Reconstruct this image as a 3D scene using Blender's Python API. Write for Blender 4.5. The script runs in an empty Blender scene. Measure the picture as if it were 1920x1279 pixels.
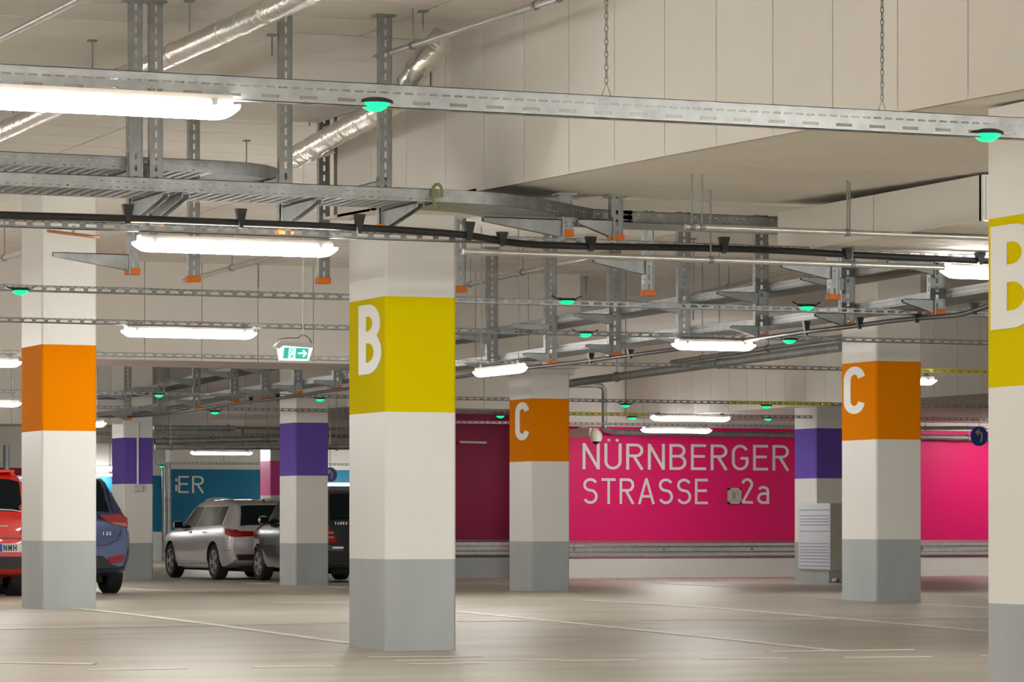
import bpy, bmesh, math, random
from mathutils import Vector, Matrix
random.seed(7)
R = math.radians
scene = bpy.context.scene
COL = scene.collection

# ------------------------------------------------------------------ camera, world, exposure
HC = 0.944            # eye height
YH = 985.0            # horizon row in the 1920x1279 frame
FPX = 6400.0          # focal length in pixels
D0 = 25.6             # reference distance: 1 px = 4 mm there
S, K = math.sin(R(22.5)), math.cos(R(22.5))
cam_d = bpy.data.cameras.new('camera')
cam = bpy.data.objects.new('camera', cam_d); COL.objects.link(cam)
cam_d.sensor_width = 36.0
cam_d.lens = FPX / 1920 * 36.0
cam_d.shift_y = (YH - 639.5) / 1920
cam_d.clip_start = 0.5; cam_d.clip_end = 400
cam.location = (0, 0, HC)
cam.rotation_euler = (R(90), 0, R(-22.5))
scene.camera = cam
world = bpy.data.worlds.new('garage_air'); scene.world = world
world.use_nodes = True
world.node_tree.nodes['Background'].inputs[0].default_value = (1.0, 0.98, 0.95, 1)
world.node_tree.nodes['Background'].inputs[1].default_value = 0.4
vs = scene.view_settings
vs.view_transform = 'Standard'; vs.look = 'None'; vs.gamma = 1.0; vs.exposure = 0.74
vs.use_curve_mapping = False
LAMP_POWER = 52.0
cy_ = scene.cycles; cy_.use_light_tree = False
cy_.max_bounces = 6; cy_.diffuse_bounces = 5; cy_.adaptive_threshold = .04; cy_.glossy_bounces = 3; cy_.transmission_bounces = 2
cy_.caustics_reflective = False; cy_.caustics_refractive = False; cy_.use_denoising = True; cy_.sample_clamp_indirect = 6.0

def P(x, y, d):
    """photo pixel at depth factor d -> world (u, v, z); the building axes are the world axes"""
    cx = (x - 960) * d * 0.004; cy = D0 * d
    return Vector((cx * K + cy * S, -cx * S + cy * K, HC + (YH - y) * d * 0.004))
def dz(y, z): return (z - HC) / 0.004 / (YH - y)          # depth factor of a pixel row at height z
def Pz(x, y, z): return P(x, y, dz(y, z))
def Pv(x, y, v):                                           # pixel on the plane v = const
    return P(x, y, v / (D0 * K - (x - 960) * 0.004 * S))
def Pu(x, y, u):                                           # pixel on the plane u = const
    return P(x, y, u / (D0 * S + (x - 960) * 0.004 * K))
GC = [(-30, -.55), (5, -.28), (14, -.15), (24, 0), (33.5, .10), (43.3, .033), (53, -.04), (62, -.076), (80, -.10), (120, -.10)]
def g(v):
    """the floor rises and falls gently along v"""
    for i in range(len(GC) - 1):
        if v <= GC[i + 1][0]:
            p0 = GC[max(i - 1, 0)]; p1 = GC[i]; p2 = GC[i + 1]; p3 = GC[min(i + 2, len(GC) - 1)]
            t = (v - p1[0]) / (p2[0] - p1[0]); h = p2[0] - p1[0]
            m1 = (p2[1] - p0[1]) / max(p2[0] - p0[0], 1e-6) * h; m2 = (p3[1] - p1[1]) / max(p3[0] - p1[0], 1e-6) * h
            return ((2*t**3 - 3*t*t + 1) * p1[1] + (t**3 - 2*t*t + t) * m1 + (-2*t**3 + 3*t*t) * p2[1] + (t**3 - t*t) * m2)
    return GC[-1][1]
def G(x, y):
    """pixel on the floor"""
    z = 0.0
    for _ in range(12):
        p = Pz(x, y, z); z = g(p.y)
    return Vector((p.x, p.y, z))

# ------------------------------------------------------------------ materials
M = {}
def mat(name, col, rough=0.5, metal=0.0, var=0.0, scale=4.0, bump=0.0, bscale=60.0, emit=0.0, ecol=None, stretch=(1, 1, 1), coat=0.0, spec=0.5):
    m = bpy.data.materials.new(name); m.use_nodes = True
    nt = m.node_tree; b = nt.nodes['Principled BSDF']
    c = tuple(col) + (1,)
    b.inputs['Base Color'].default_value = c
    b.inputs['Roughness'].default_value = rough
    b.inputs['Metallic'].default_value = metal
    b.inputs['Specular IOR Level'].default_value = spec
    b.inputs['Coat Weight'].default_value = coat
    if emit:
        b.inputs['Emission Color'].default_value = tuple(ecol or col) + (1,)
        b.inputs['Emission Strength'].default_value = emit
    if var or bump:
        tc = nt.nodes.new('ShaderNodeTexCoord'); mp = nt.nodes.new('ShaderNodeMapping')
        mp.inputs['Scale'].default_value = stretch
        nt.links.new(tc.outputs['Object'], mp.inputs['Vector'])
    if var:
        n = nt.nodes.new('ShaderNodeTexNoise'); n.inputs['Scale'].default_value = scale; n.inputs['Detail'].default_value = 5
        nt.links.new(mp.outputs[0], n.inputs['Vector'])
        r = nt.nodes.new('ShaderNodeMapRange')
        r.inputs['From Min'].default_value = .3; r.inputs['From Max'].default_value = .7
        r.inputs['To Min'].default_value = 1 - var; r.inputs['To Max'].default_value = 1 + var
        nt.links.new(n.outputs['Fac'], r.inputs['Value'])
        mx = nt.nodes.new('ShaderNodeVectorMath'); mx.operation = 'SCALE'
        mx.inputs[0].default_value = col
        nt.links.new(r.outputs[0], mx.inputs['Scale'])
        nt.links.new(mx.outputs[0], b.inputs['Base Color'])
    if bump:
        n2 = nt.nodes.new('ShaderNodeTexNoise'); n2.inputs['Scale'].default_value = bscale; n2.inputs['Detail'].default_value = 4
        nt.links.new(mp.outputs[0], n2.inputs['Vector'])
        bp = nt.nodes.new('ShaderNodeBump'); bp.inputs['Strength'].default_value = bump; bp.inputs['Distance'].default_value = .01
        nt.links.new(n2.outputs['Fac'], bp.inputs['Height']); nt.links.new(bp.outputs[0], b.inputs['Normal'])
    M[name] = m; return m
mat('floor', (.44, .405, .34), .42, var=.16, scale=.55, bump=.05, bscale=25, stretch=(1, 3.2, 1))
mat('line', (.80, .77, .70), .5, var=.10, scale=3)
mat('white', (.80, .79, .76), .38, var=.02, scale=1.2)
mat('plinth', (.39, .42, .43), .45, var=.07, scale=2.2, stretch=(1, 1, .4))
mat('yellow', (.74, .60, .0), .75, spec=.03)
mat('orange', (.80, .235, .0), .75, spec=.03)
mat('purple', (.15, .09, .44), .75, spec=.03)
mat('pinkcol', (.85, .13, .42), .5, spec=.15)
mat('panel', (.76, .73, .68), .7, var=.035, scale=.8)
mat('ceil', (.83, .795, .745), .75, var=.04, scale=.7)
mat('gap', (.22, .20, .18), .9)
mat('concrete', (.62, .60, .56), .7, var=.06, scale=2, bump=.08)
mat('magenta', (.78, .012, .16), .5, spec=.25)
mat('maroon_shade', (.24, .006, .05), .5, spec=.25)  # recess shade painted into the colour; the far left wall shares it
mat('blue_wall', (.018, .165, .30), .5, spec=.25)
mat('galv', (.33, .345, .345), .40, metal=.7, var=.16, scale=9)
mat('galv_dull', (.25, .265, .26), .5, metal=.55, var=.15, scale=7)
mat('steel', (.62, .62, .60), .28, metal=.85, var=.1, scale=10)
mat('foil', (.80, .78, .73), .24, metal=.9, var=.06, scale=6, bump=.9, bscale=16)
mat('yellow_steel', (.72, .66, .03), .45, var=.08, scale=9)
mat('black', (.018, .018, .018), .5)
mat('rubber', (.016, .016, .017), .75)
mat('cap_orange', (.85, .20, .01), .5)
mat('housing', (.58, .54, .49), .5)
mat('lamp', (1, 1, 1), .5, emit=LAMP_POWER, ecol=(1.0, .97, .92))
mat('fill_tube_glow', (1, 1, 1), .5, emit=LAMP_POWER*1.9, ecol=(1.0, .97, .92))  # glow of the fill tubes added out of view
mat('led_green', (.02, .6, .3), .3, emit=1.1, ecol=(.0, .62, .20))
mat('led_red', (.9, .02, .05), .3, emit=4, ecol=(1, .02, .06))
mat('sign_green', (.0, .55, .40), .3, emit=.22, ecol=(.0, .62, .42))
mat('sign_white', (.95, .95, .97), .3, emit=.9, ecol=(.93, .95, 1))
mat('plastic', (.62, .62, .64), .4)
mat('cream', (.74, .68, .55), .4)
mat('sign_blue', (.01, .045, .36), .35)
mat('gold', (.72, .55, .30), .35)
mat('grey_box', (.46, .45, .38), .5, var=.04)
mat('paper', (.66, .68, .76), .6)
mat('ink', (.25, .26, .32), .6)
mat('glass', (.010, .016, .018), .08, spec=.10)
mat('glass_teal', (.04, .10, .11), .06, spec=.6, coat=.5)
mat('silver_paint', (.64, .63, .64), .3, metal=.45, coat=.8)
mat('dark_paint', (.028, .029, .04), .22, metal=.3, coat=1)
mat('blue_paint', (.055, .085, .20), .28, metal=.35, coat=.8)
mat('red_paint', (.85, .022, .010), .25, coat=.8)
mat('tail_red', (.36, .005, .008), .25, spec=.3)
mat('tail_clear', (.42, .25, .20), .25, spec=.3)
mat('chrome', (.78, .78, .78), .12, metal=1)
mat('alloy', (.60, .60, .60), .28, metal=.8)
mat('arch', (.012, .012, .012), .8)
mat('plate_white', (.82, .83, .85), .4)
mat('plate_blue', (.02, .06, .42), .4)
mat('cover_orange', (.45, .17, .06), .6)
mat('cable_red', (.45, .01, .03), .5)
mat('earth_green', (.22, .24, .07), .5)

# ------------------------------------------------------------------ helpers
class MB:
    def __init__(s): s.v = []; s.f = []; s.mi = []
    def add(s, vs_, fs, mi=0):
        o = len(s.v); s.v += [tuple(v) for v in vs_]
        for f in fs: s.f.append(tuple(i + o for i in f)); s.mi.append(mi)
        return s
    def box(s, a, b, mi=0):
        x0, y0, z0 = a; x1, y1, z1 = b
        return s.hexa([(x0,y0,z0),(x1,y0,z0),(x1,y1,z0),(x0,y1,z0)], [(x0,y0,z1),(x1,y0,z1),(x1,y1,z1),(x0,y1,z1)], mi)
    def hexa(s, lo, hi, mi=0):
        return s.add(list(lo) + list(hi), [(3,2,1,0),(4,5,6,7),(0,1,5,4),(1,2,6,5),(2,3,7,6),(3,0,4,7)], mi)
    def prism(s, poly, axis, a, b, mi=0):
        """poly of 2D points extruded along axis (0,1,2) from a to b"""
        def mk(p, t):
            q = [0, 0, 0]; o = [i for i in range(3) if i != axis]
            q[o[0]], q[o[1]] = p; q[axis] = t; return tuple(q)
        n = len(poly)
        vv = [mk(p, a) for p in poly] + [mk(p, b) for p in poly]
        ff = [tuple(range(n))[::-1], tuple(range(n, 2*n))] + [(i, (i+1) % n, n + (i+1) % n, n + i) for i in range(n)]
        return s.add(vv, ff, mi)
    def tube(s, pts, r, seg=10, mi=0, caps=True):
        pts = [Vector(p) for p in pts]; n = len(pts)
        rad = r if isinstance(r, (list, tuple)) else [r] * n
        rings = []; up = None
        for i in range(n):
            t = (pts[min(i+1, n-1)] - pts[max(i-1, 0)]).normalized()
            if up is None:
                up = Vector((0,0,1)) if abs(t.z) < .9 else Vector((1,0,0))
            a = t.cross(up).normalized(); up = a.cross(t).normalized()
            rings.append([pts[i] + (a * math.cos(2*math.pi*k/seg) + up * math.sin(2*math.pi*k/seg)) * rad[i] for k in range(seg)])
        vv = [v for rg in rings for v in rg]; ff = []
        for i in range(n - 1):
            for k in range(seg):
                ff.append((i*seg + k, i*seg + (k+1) % seg, (i+1)*seg + (k+1) % seg, (i+1)*seg + k))
        if caps: ff.append(tuple(range(seg))[::-1]); ff.append(tuple((n-1)*seg + k for k in range(seg)))
        return s.add(vv, ff, mi)
    def lathe(s, prof, seg=24, axis='x', c=(0,0,0), mi=0):
        """prof: list of (axial, radius)"""
        vv = []; ff = []; m = len(prof)
        for k in range(seg):
            a = 2*math.pi*k/seg; ca, sa = math.cos(a), math.sin(a)
            for (h, r) in prof:
                p = {'x': (h, r*ca, r*sa), 'y': (r*ca, h, r*sa), 'z': (r*ca, r*sa, h)}[axis]
                vv.append((p[0]+c[0], p[1]+c[1], p[2]+c[2]))
        for k in range(seg):
            for j in range(m - 1):
                ff.append((k*m + j, ((k+1) % seg)*m + j, ((k+1) % seg)*m + j + 1, k*m + j + 1))
        return s.add(vv, ff, mi)
    def perf(s, L, H, rows, T, mi=0, th=.003):
        """sheet L x H in the local XZ plane with rectangular slots; T maps (x, y, z) -> world; rows = (z0, z1, pitch, length)"""
        zs = [0.0]; 
        cells = []
        z = 0.0
        for (z0, z1, pitch, ln) in rows:
            if z0 > z: cells.append((0, L, z, z0))
            n = max(1, int(L / pitch)); off = (L - n * pitch) / 2 + (pitch - ln) / 2
            x = 0.0
            for i in range(n):
                cells.append((x, off + i*pitch, z0, z1)); x = off + i*pitch + ln
            cells.append((x, L, z0, z1)); z = z1
        if z < H: cells.append((0, L, z, H))
        for (a, b, c, d) in cells:
            lo = [T((a,0,c)), T((b,0,c)), T((b,th,c)), T((a,th,c))]; hi = [T((a,0,d)), T((b,0,d)), T((b,th,d)), T((a,th,d))]
            s.hexa(lo, hi, mi)
        return s
    def build(s, name, mats, parent=None, smooth=False, loc=None, bevel=0):
        me = bpy.data.meshes.new(name)
        me.from_pydata(s.v, [], s.f); me.update()
        if not isinstance(mats, (list, tuple)): mats = [mats]
        for m in mats: me.materials.append(M[m])
        if len(mats) > 1:
            for p, i in zip(me.polygons, s.mi): p.material_index = i
        if smooth:
            me.shade_smooth(); me.set_sharp_from_angle(angle=R(38))
        o = bpy.data.objects.new(name, me); COL.objects.link(o)
        if loc is not None: o.location = loc
        if parent is not None: o.parent = parent
        if bevel:
            bm_ = o.modifiers.new('bevel', 'BEVEL'); bm_.width = bevel; bm_.segments = 2; bm_.limit_method = 'ANGLE'
        return o
def empty(name, loc=(0,0,0)):
    o = bpy.data.objects.new(name, None); COL.objects.link(o); o.location = loc; o.empty_display_size = .1
    return o
def tag(o, label=None, cat=None, group=None, kind=None):
    if label: o['label'] = label
    if cat: o['category'] = cat
    if group: o['group'] = group
    if kind: o['kind'] = kind
    return o
def part_copy(src, parent, loc):
    c = src.copy(); COL.objects.link(c); c.parent = parent; c.location = loc; return c

# ------------------------------------------------------------------ stroke lettering
def arc(cx, cy, rx, ry, a0, a1, n=14):
    return [(cx + rx*math.cos(R(a0 + (a1-a0)*i/n)), cy + ry*math.sin(R(a0 + (a1-a0)*i/n))) for i in range(n+1)]
def ribbon(pts, w):
    pts = [p for i, p in enumerate(pts) if i == 0 or math.hypot(p[0]-pts[i-1][0], p[1]-pts[i-1][1]) > 1e-4]
    n = len(pts); L_, R_ = [], []
    for i in range(n):
        def dirn(a, b):
            dx, dy = b[0]-a[0], b[1]-a[1]; l = math.hypot(dx, dy) or 1; return dx/l, dy/l
        d1 = dirn(pts[i-1], pts[i]) if i > 0 else dirn(pts[0], pts[1])
        d2 = dirn(pts[i], pts[i+1]) if i < n-1 else d1
        nx, ny = -(d1[1]+d2[1]), d1[0]+d2[0]; l = math.hypot(nx, ny) or 1; nx /= l; ny /= l
        c = max(.35, nx*-d1[1] + ny*d1[0]); k = w/2/c
        L_.append((pts[i][0]+nx*k, pts[i][1]+ny*k)); R_.append((pts[i][0]-nx*k, pts[i][1]-ny*k))
    return L_, R_
def glyph(ch, W, w):
    """centre-line strokes of a letter one unit tall and W wide with stroke weight w"""
    h = w/2; l, r, b, t = h, W-h, h, 1-h; m = .53
    if ch == 'N': return [[(l,0),(l,1)], [(r,0),(r,1)], [(l,1-h*.6),(r,h*.6)]]
    if ch in 'UÜ':
        rr = (r-l)/2; o = [[(l,1)] + arc(l+rr, b+rr, rr, rr, 180, 360) + [(r,1)]]
        if ch == 'Ü': o += [[(l+rr*.42,1.07),(l+rr*.42,1.07+w)], [(r-rr*.42,1.07),(r-rr*.42,1.07+w)]]
        return o
    if ch in 'RP':
        q = (t-m)/2; return [[(l,0),(l,1)], [(l,t)] + arc(r-q, m+q, q, q, 90, -90) + [(l,m)], [(l+(r-l)*.42,m),(r+h*.3,0)]]
    if ch == 'B':
        q = (t-m)/2; q2 = (m-b)/2
        return [[(l,0),(l,1)], [(l,t),(r-q-.03,t)] + arc(r-q-.03, m+q, q, q, 90, -90) + [(l,m)], [(l,m),(r-q2,m)] + arc(r-q2, b+q2, q2, q2, 90, -90) + [(l,b)]]
    if ch == 'E': return [[(l,0),(l,1)], [(l,t),(W,t)], [(l,m),(W*.92,m)], [(l,b),(W,b)]]
    if ch == 'T': return [[(W/2,0),(W/2,1)], [(0,t),(W,t)]]
    if ch == 'A': return [[(l,0),(W/2,1)], [(r,0),(W/2,1)], [(W*.2,.3),(W*.8,.3)]]
    if ch == 'V': return [[(l,1),(W/2,0)], [(r,1),(W/2,0)]]
    if ch == 'O': return [arc(W/2, .5, (r-l)/2, (t-b)/2, 0, 360, 24)]
    if ch in 'GC':
        rr = (r-l)/2; rv = rr*1.05
        pts = arc(l+rr, t-rv, rr, rv, 12 if ch == 'C' else 25, 180) + arc(l+rr, b+rv, rr, rv, 180, 348 if ch == 'C' else 360)
        if ch == 'G': pts += [(r,.47),(W*.52,.47)]
        return [pts]
    if ch == 'S':
        rr = (r-l)/2; q = (t-m)/2; q2 = (m-b)/2
        return [arc(l+rr, m+q, rr, q, 25, 90) + arc(l+rr, m+q, rr*.95, q, 90, 250)[1:] + arc(l+rr, b+q2, rr, q2, 70, -90)[0:] + arc(l+rr, b+q2, rr, q2, -90, -155)[1:]]
    if ch == '2':
        rr = (r-l)/2; return [arc(l+rr, t-rr, rr, rr, 170, -30) + [(l,b+.02),(W,b+.0)]]
    if ch == 'a':
        rr = (r-l)/2; q = .19
        return [arc(l+rr, .70-h-rr*.8, rr, rr*.8, 150, 0) + [(r,0)], [(r,.40)] + [(l+q,.40)] + arc(l+q, b+(.40-b)/2, q, (.40-b)/2, 90, 270) + [(r-.06,b),(r,.12)]]
    if ch == 'I': return [[(W/2,0),(W/2,1)]]
    if ch == 'M': return [[(l,0),(l,1)], [(r,0),(r,1)], [(l,1-h),(W/2,.3),(r,1-h)]]
    if ch == 'H': return [[(l,0),(l,1)], [(r,0),(r,1)], [(l,.5),(r,.5)]]
    return []
def letter(ch, W, w, height, origin, ax, nrm, name, m, parent, wx=1.0, thick=.006):
    """letter standing on a wall: origin lower left, ax = reading direction, nrm = outward normal"""
    mb = MB(); ax = Vector(ax); nrm = Vector(nrm); o = Vector(origin)
    for k_, st in enumerate(glyph(ch, W, w)):
        A, B = ribbon(st, w); n = len(A); thick += .0007
        base = [o + ax*(p[0]*height*wx) + Vector((0,0,1))*(p[1]*height) for p in A + B]
        vv = [p + nrm*.001 for p in base] + [p + nrm*thick for p in base]; N2 = 2*n
        ff = []
        for i in range(n-1):
            ff.append((N2+i, N2+i+1, N2+n+i+1, N2+n+i)); ff.append((i, i+1, N2+i+1, N2+i)); ff.append((n+i, n+i+1, N2+n+i+1, N2+n+i))
        ff += [(0, n, N2+n, N2), (n-1, 2*n-1, N2+2*n-1, N2+n-1)]
        mb.add(vv, ff)
    return mb.build(name, m, parent)

# ------------------------------------------------------------------ the setting: floor, ceilings, bulkheads, walls
def proj(p):
    cx = p[0]*K - p[1]*S; cy = p[0]*S + p[1]*K
    return 960 + cx/cy*FPX, YH - (p[2]-HC)/cy*FPX, cy/D0
def in_frame(pts, mx=60):
    q = [proj(p) for p in pts if p[0]*S + p[1]*K > 2]
    if not q: return False
    return max(a[0] for a in q) > -mx and min(a[0] for a in q) < 1920+mx and max(a[1] for a in q) > -mx and min(a[1] for a in q) < 1279+mx

ZC = 4.385
mb = MB(); us = [-16 + 4*i for i in range(18)]; vv_ = [-16 + 2*i for i in range(62)]
for v in vv_:
    for u in us: mb.v.append((u, v, g(v)))
nu = len(us)
for j in range(len(vv_)-1):
    for i in range(nu-1):
        a = j*nu+i; mb.f.append((a, a+1, a+nu+1, a+nu)); mb.mi.append(0)
floor = tag(mb.build('floor', 'floor', smooth=True), 'pale beige sealed concrete floor of the parking garage', 'floor', kind='structure')

def floor_line(a, b, w=.1, w2=None):
    A, B = G(*a), G(*b); dr = (B-A); dr.z = 0; L = dr.length; dr.normalize(); nn = Vector((-dr.y, dr.x, 0))
    n = max(1, int(L/1.0)); mb = MB(); vv = []; 
    w2 = w2 or w
    for i in range(n+1):
        p = A.lerp(B, i/n); ww = w + (w2-w)*i/n
        for sgn in (-1, 1):
            q = p + nn*ww/2*sgn; vv.append((q.x, q.y, g(q.y)+.002))
    top = [(x, y, z+.004) for x, y, z in vv]; m = len(vv); ff = []
    for i in range(n):
        ff.append((m+2*i, m+2*i+1, m+2*i+3, m+2*i+2)); ff.append((2*i, 2*i+2, m+2*i+2, m+2*i)); ff.append((2*i+1, 2*i+3, m+2*i+3, m+2*i+1))
    mb.add(vv + top, ff); return mb.build('painted_line', 'line', floor)
for ln in [((145,1142),(655,1207),.11), ((858,1148),(1572,1221),.10), ((1095,1126),(1855,1185),.09),
           ((0,1181),(655,1168),.05), ((858,1166),(1855,1158.5),.05),
           ((0,1243),(178,1246),.09), ((165,1257.5),(350,1254),.06), ((475,1252),(625,1250),.06),
           ((690,1233),(905,1231.5),.05), ((740,1239.5),(958,1238),.05), ((765,1246),(915,1244),.06), ((1048,1240),(1195,1238.5),.06),
           ((960,1237.5),(1048,1238),.05), ((1315,1236),(1475,1235),.06), ((1440,1222.5),(1710,1219),.08), ((1580,1234),(1745,1232),.06),
           ((1838,1230),(1900,1229.5),.06), ((180,1099),(330,1110),.1), ((470,1094.5),(524,1095.5),.14), ((510,1131),(655,1130),.07),
           ((613,1100),(655,1103),.1), ((860,1094),(955,1096.5),.1), ((1195,1092),(1440,1104),.1), ((1545,1125),(1580,1124),.09),
           ((1728,1134),(1855,1140),.1), ((1070,1106),(1120,1107),.09)]:
    floor_line(*ln)

ceiling = tag(MB().box((-16,-16,ZC+.03), (52,104,ZC+.3)).build('ceiling', 'gap'), 'beige panelled ceiling of the garage', 'ceiling', kind='structure')
near, far = [], MB()
PW, PL = .752, 3.0
for i in range(-5, 17):
    for j in range(-20, 136):
        u0, v0 = 2.2 + i*PL - 3, 6.05 + j*PW
        if v0 < -15 or v0 > 102: continue
        c = [(u0,v0,ZC), (u0+PL,v0,ZC), (u0+PL,v0+PW,ZC), (u0,v0+PW,ZC)]
        if in_frame(c, 10) and v0 < 34 and not (u0 > 8.8 and v0 < 24): near.append((u0, v0))
        else: far.box((u0+.009, v0+.009, ZC), (u0+PL-.009, v0+PW-.009, ZC+.035))
tag(far.build('panel_field', 'ceil', ceiling), kind='stuff')
pm = None
for (u0, v0) in near:
    if pm is None: pm = MB().box((.010,.010,0), (PL-.010,PW-.010,.035)).build('panel', 'ceil', ceiling, loc=(u0,v0,ZC))
    else: part_copy(pm, ceiling, (u0, v0, ZC))

# lowered ceiling over the first column row on the right: panelled side and soffit
def zs(v): return 3.294 + .0207*(v-24.4)
UB = 8.75
def vx(x): return Pu(x, 300, UB).y
low = MB().hexa([(UB+.03,4,zs(4)+.03),(36,4,zs(4)+.03),(36,21.75,zs(21.75)+.03),(UB+.03,21.75,zs(21.75)+.03)],
                [(UB+.03,4,ZC),(36,4,ZC),(36,21.75,ZC),(UB+.03,21.75,ZC)])
low.hexa([(UB+.03,21.75,zs(21.75)+.02),(UB+.9,21.75,zs(21.75)+.02),(UB+.9,24.78,zs(24.78)+.02),(UB+.03,24.78,zs(24.78)+.02)],
         [(UB+.03,21.75,ZC),(UB+.9,21.75,ZC),(UB+.9,24.78,ZC),(UB+.03,24.78,ZC)])
lowered = tag(low.build('ceiling_lowered', 'gap'), 'lowered beige ceiling block above the yellow columns', 'ceiling', kind='structure')
js = [vx(x) for x in (632,695,762,835,908,983,1067,1152,1246,1343,1449,1561,1683,1815)]
while js[-1] > 5: js.append(js[-1]-.71)
for a, b in zip(js, js[1:]):
    v1, v0 = a-.006, b+.006
    MB().hexa([(UB,v0,zs(v0)),(UB+.03,v0,zs(v0)),(UB+.03,v1,zs(v1)),(UB,v1,zs(v1))],
              [(UB,v0,ZC),(UB+.03,v0,ZC),(UB+.03,v1,ZC),(UB,v1,ZC)]).build('panel', 'panel', lowered)
for i in range(9):
    for j in range(24):
        u0, u1 = UB+.004 + i*3.0, UB + 3.0 + i*3.0 - .006
        v1 = 21.75 - j*.9; v0 = v1 - .9 + .01
        if v0 < 5: continue
        MB().hexa([(u0,v0,zs(v0)),(u1,v0,zs(v0)),(u1,v1,zs(v1)),(u0,v1,zs(v1))],
                  [(u0,v0,zs(v0)+.03),(u1,v0,zs(v0)+.03),(u1,v1,zs(v1)+.03),(u0,v1,zs(v1)+.03)]).build('panel', 'ceil', lowered)
MB().hexa([(UB,21.76,zs(21.75)),(UB+.9,21.76,zs(21.75)),(UB+.9,24.9,zs(24.9)),(UB,24.9,zs(24.9))],
          [(UB,21.76,zs(21.75)+.02),(UB+.9,21.76,zs(21.75)+.02),(UB+.9,24.9,zs(24.9)+.02),(UB,24.9,zs(24.9)+.02)]).build('panel', 'ceil', lowered)

def bulkhead(name, label, u0, u1, v0, v1, z0, z1, face, step, first=None, m='panel'):
    """panel-clad downstand; face 'v' = front towards -v, 'u' = front towards -u"""
    b = tag(MB().box((u0,v0,z0), (u1,v1,z1)).build(name, m if face is None else 'panel'), label, 'wall', kind='structure')
    if face == 'v':
        n = int((u1-u0)/step); w = (u1-u0)/n; src = None
        for i in range(n):
            if src is None: src = MB().box((.005,-.025,z0+.0), (w-.005,.0,z1)).build('panel', m, b, loc=(u0,v0,0))
            else: part_copy(src, b, (u0+i*w, v0, 0))
    if face == 'u':
        n = int((v1-v0)/step); w = (v1-v0)/n; src = None
        for i in range(n):
            if src is None: src = MB().box((-.025,.005,z0), (0,w-.005,z1)).build('panel', m, b, loc=(u0,v0,0))
            else: part_copy(src, b, (u0, v0+i*w, 0))
    return b
bulkhead('wall_beam_front', 'beige box beam under the ceiling beside the duct elbow', 7.65, UB-.02, 22.6, 25.0, 4.06, ZC, None, 3.1)
bulkhead('wall_beam_slot', 'shaded beam behind the lowered ceiling', UB+.95, 36, 24.15, 24.9, 3.47, ZC, 'v', 3.0)
bulkhead('wall_bulkhead_middle', 'beige panelled downstand wall above the orange C column', -6, 18.82, 43.0, 44.8, 3.10, ZC, 'v', .76)
bulkhead('wall_bulkhead_back', 'far beige panelled downstand wall', 2, 22.9, 63.2, 65, 2.86, ZC, 'v', .76)
bulkhead('wall_bulkhead_right', 'beige panelled downstand wall above the magenta wall', 27.22, 36, 43.5, 59.9, 3.0, ZC, 'u', .72)

bulkhead('wall_bulkhead_recess', 'beige downstand wall left of the orange C column, above the dark magenta wall', 21, 24.6, 58.6, 60.9, 3.10, ZC, 'v', .76)
def wall_band(name, label, u0, u1, v, th, z0, z1, m, extra=None):
    return tag(MB().box((u0,v,z0), (u1,v+th,z1)).build(name, m), label, 'wall', kind='structure')
VM = 60.0
wall_m = wall_band('wall_magenta', 'magenta wall with white street lettering behind the crash rail', 25.6, 43, VM, .5, .30, 2.84, 'magenta')
MB().box((25.6,VM-.02,-.15), (43,VM+.5,.30)).build('base_strip', 'white', wall_m)
bw = MB().box((25.6,VM+.03,2.84), (43,VM+.5,ZC)).build('upper_strip', 'panel', wall_m)
wall_r = wall_band('wall_recess', 'magenta recessed wall with its shade painted in, behind the orange C column', 22.6, 25.62, 61.1, .5, .32, 4.1, 'maroon_shade')
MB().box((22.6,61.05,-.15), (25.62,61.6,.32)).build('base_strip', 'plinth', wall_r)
wall_b = wall_band('wall_blue', 'blue wall with white lettering behind the silver estate car', 28.35, 52, 94, .5, .0, 2.55, 'blue_wall')
MB().box((28.35,94.03,2.55), (52,94.5,ZC)).build('upper_strip', 'panel', wall_b)
MB().box((28.35,93.98,-.2), (52,94.5,.3)).build('base_strip', 'white', wall_b)
wall_bb = wall_band('wall_back', 'rear wall painted blue and magenta in the far left corner', 25.6, 33, 96.5, .3, .75, 2.4, 'blue_wall')
MB().box((25.6,96.5,-.2), (33,96.8,.75)).build('base_strip', 'white', wall_bb)
MB().box((2,96.45,-.2), (25.6,96.8,2.6)).build('magenta_field', 'maroon_shade', wall_bb)
MB().box((2,96.5,2.4), (33,96.8,ZC)).build('upper_strip', 'panel', wall_bb)
bulkhead('wall_bulkhead_far', 'far beige downstand wall over the parked cars', 22, 52, 80.5, 81.5, 2.95, ZC, 'v', 1.5)

# lettering on the magenta and blue walls
x = None
def word(txt, x0, ybase, x1, ytop, v, parent, m='white'):
    a = Pv(x0, ybase, v-.001); b = Pv(x1, ybase, v-.001); t = Pv(x0, ytop, v-.001)
    H = t.z - a.z; wd = {'I': .2, 'T': .60, 'E': .56, 'A': .72, 'a': .50, '2': .48, ' ': .5}
    ws = [wd.get(c, .62) for c in txt]; gap = .17; tot = sum(ws) + gap*(len(ws)-1)
    sx = (b.x - a.x)/(tot*H); u = a.x
    for c, w in zip(txt, ws):
        if c != ' ': letter(c, w, .105, H, (u, v-.001, a.z), (1,0,0), (0,-1,0), 'letter', m, parent, wx=sx)
        u += (w+gap)*H*sx
word('NÜRNBERGER', 1092, 880, 1479, 831, VM, wall_m)
word('STRASSE', 1093, 945, 1327, 896.5, VM, wall_m)
word('2a', 1390, 945, 1442, 896.5, VM, wall_m)
word('ER', 334, 924.5, 382, 892.5, 94, wall_b)
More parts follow.
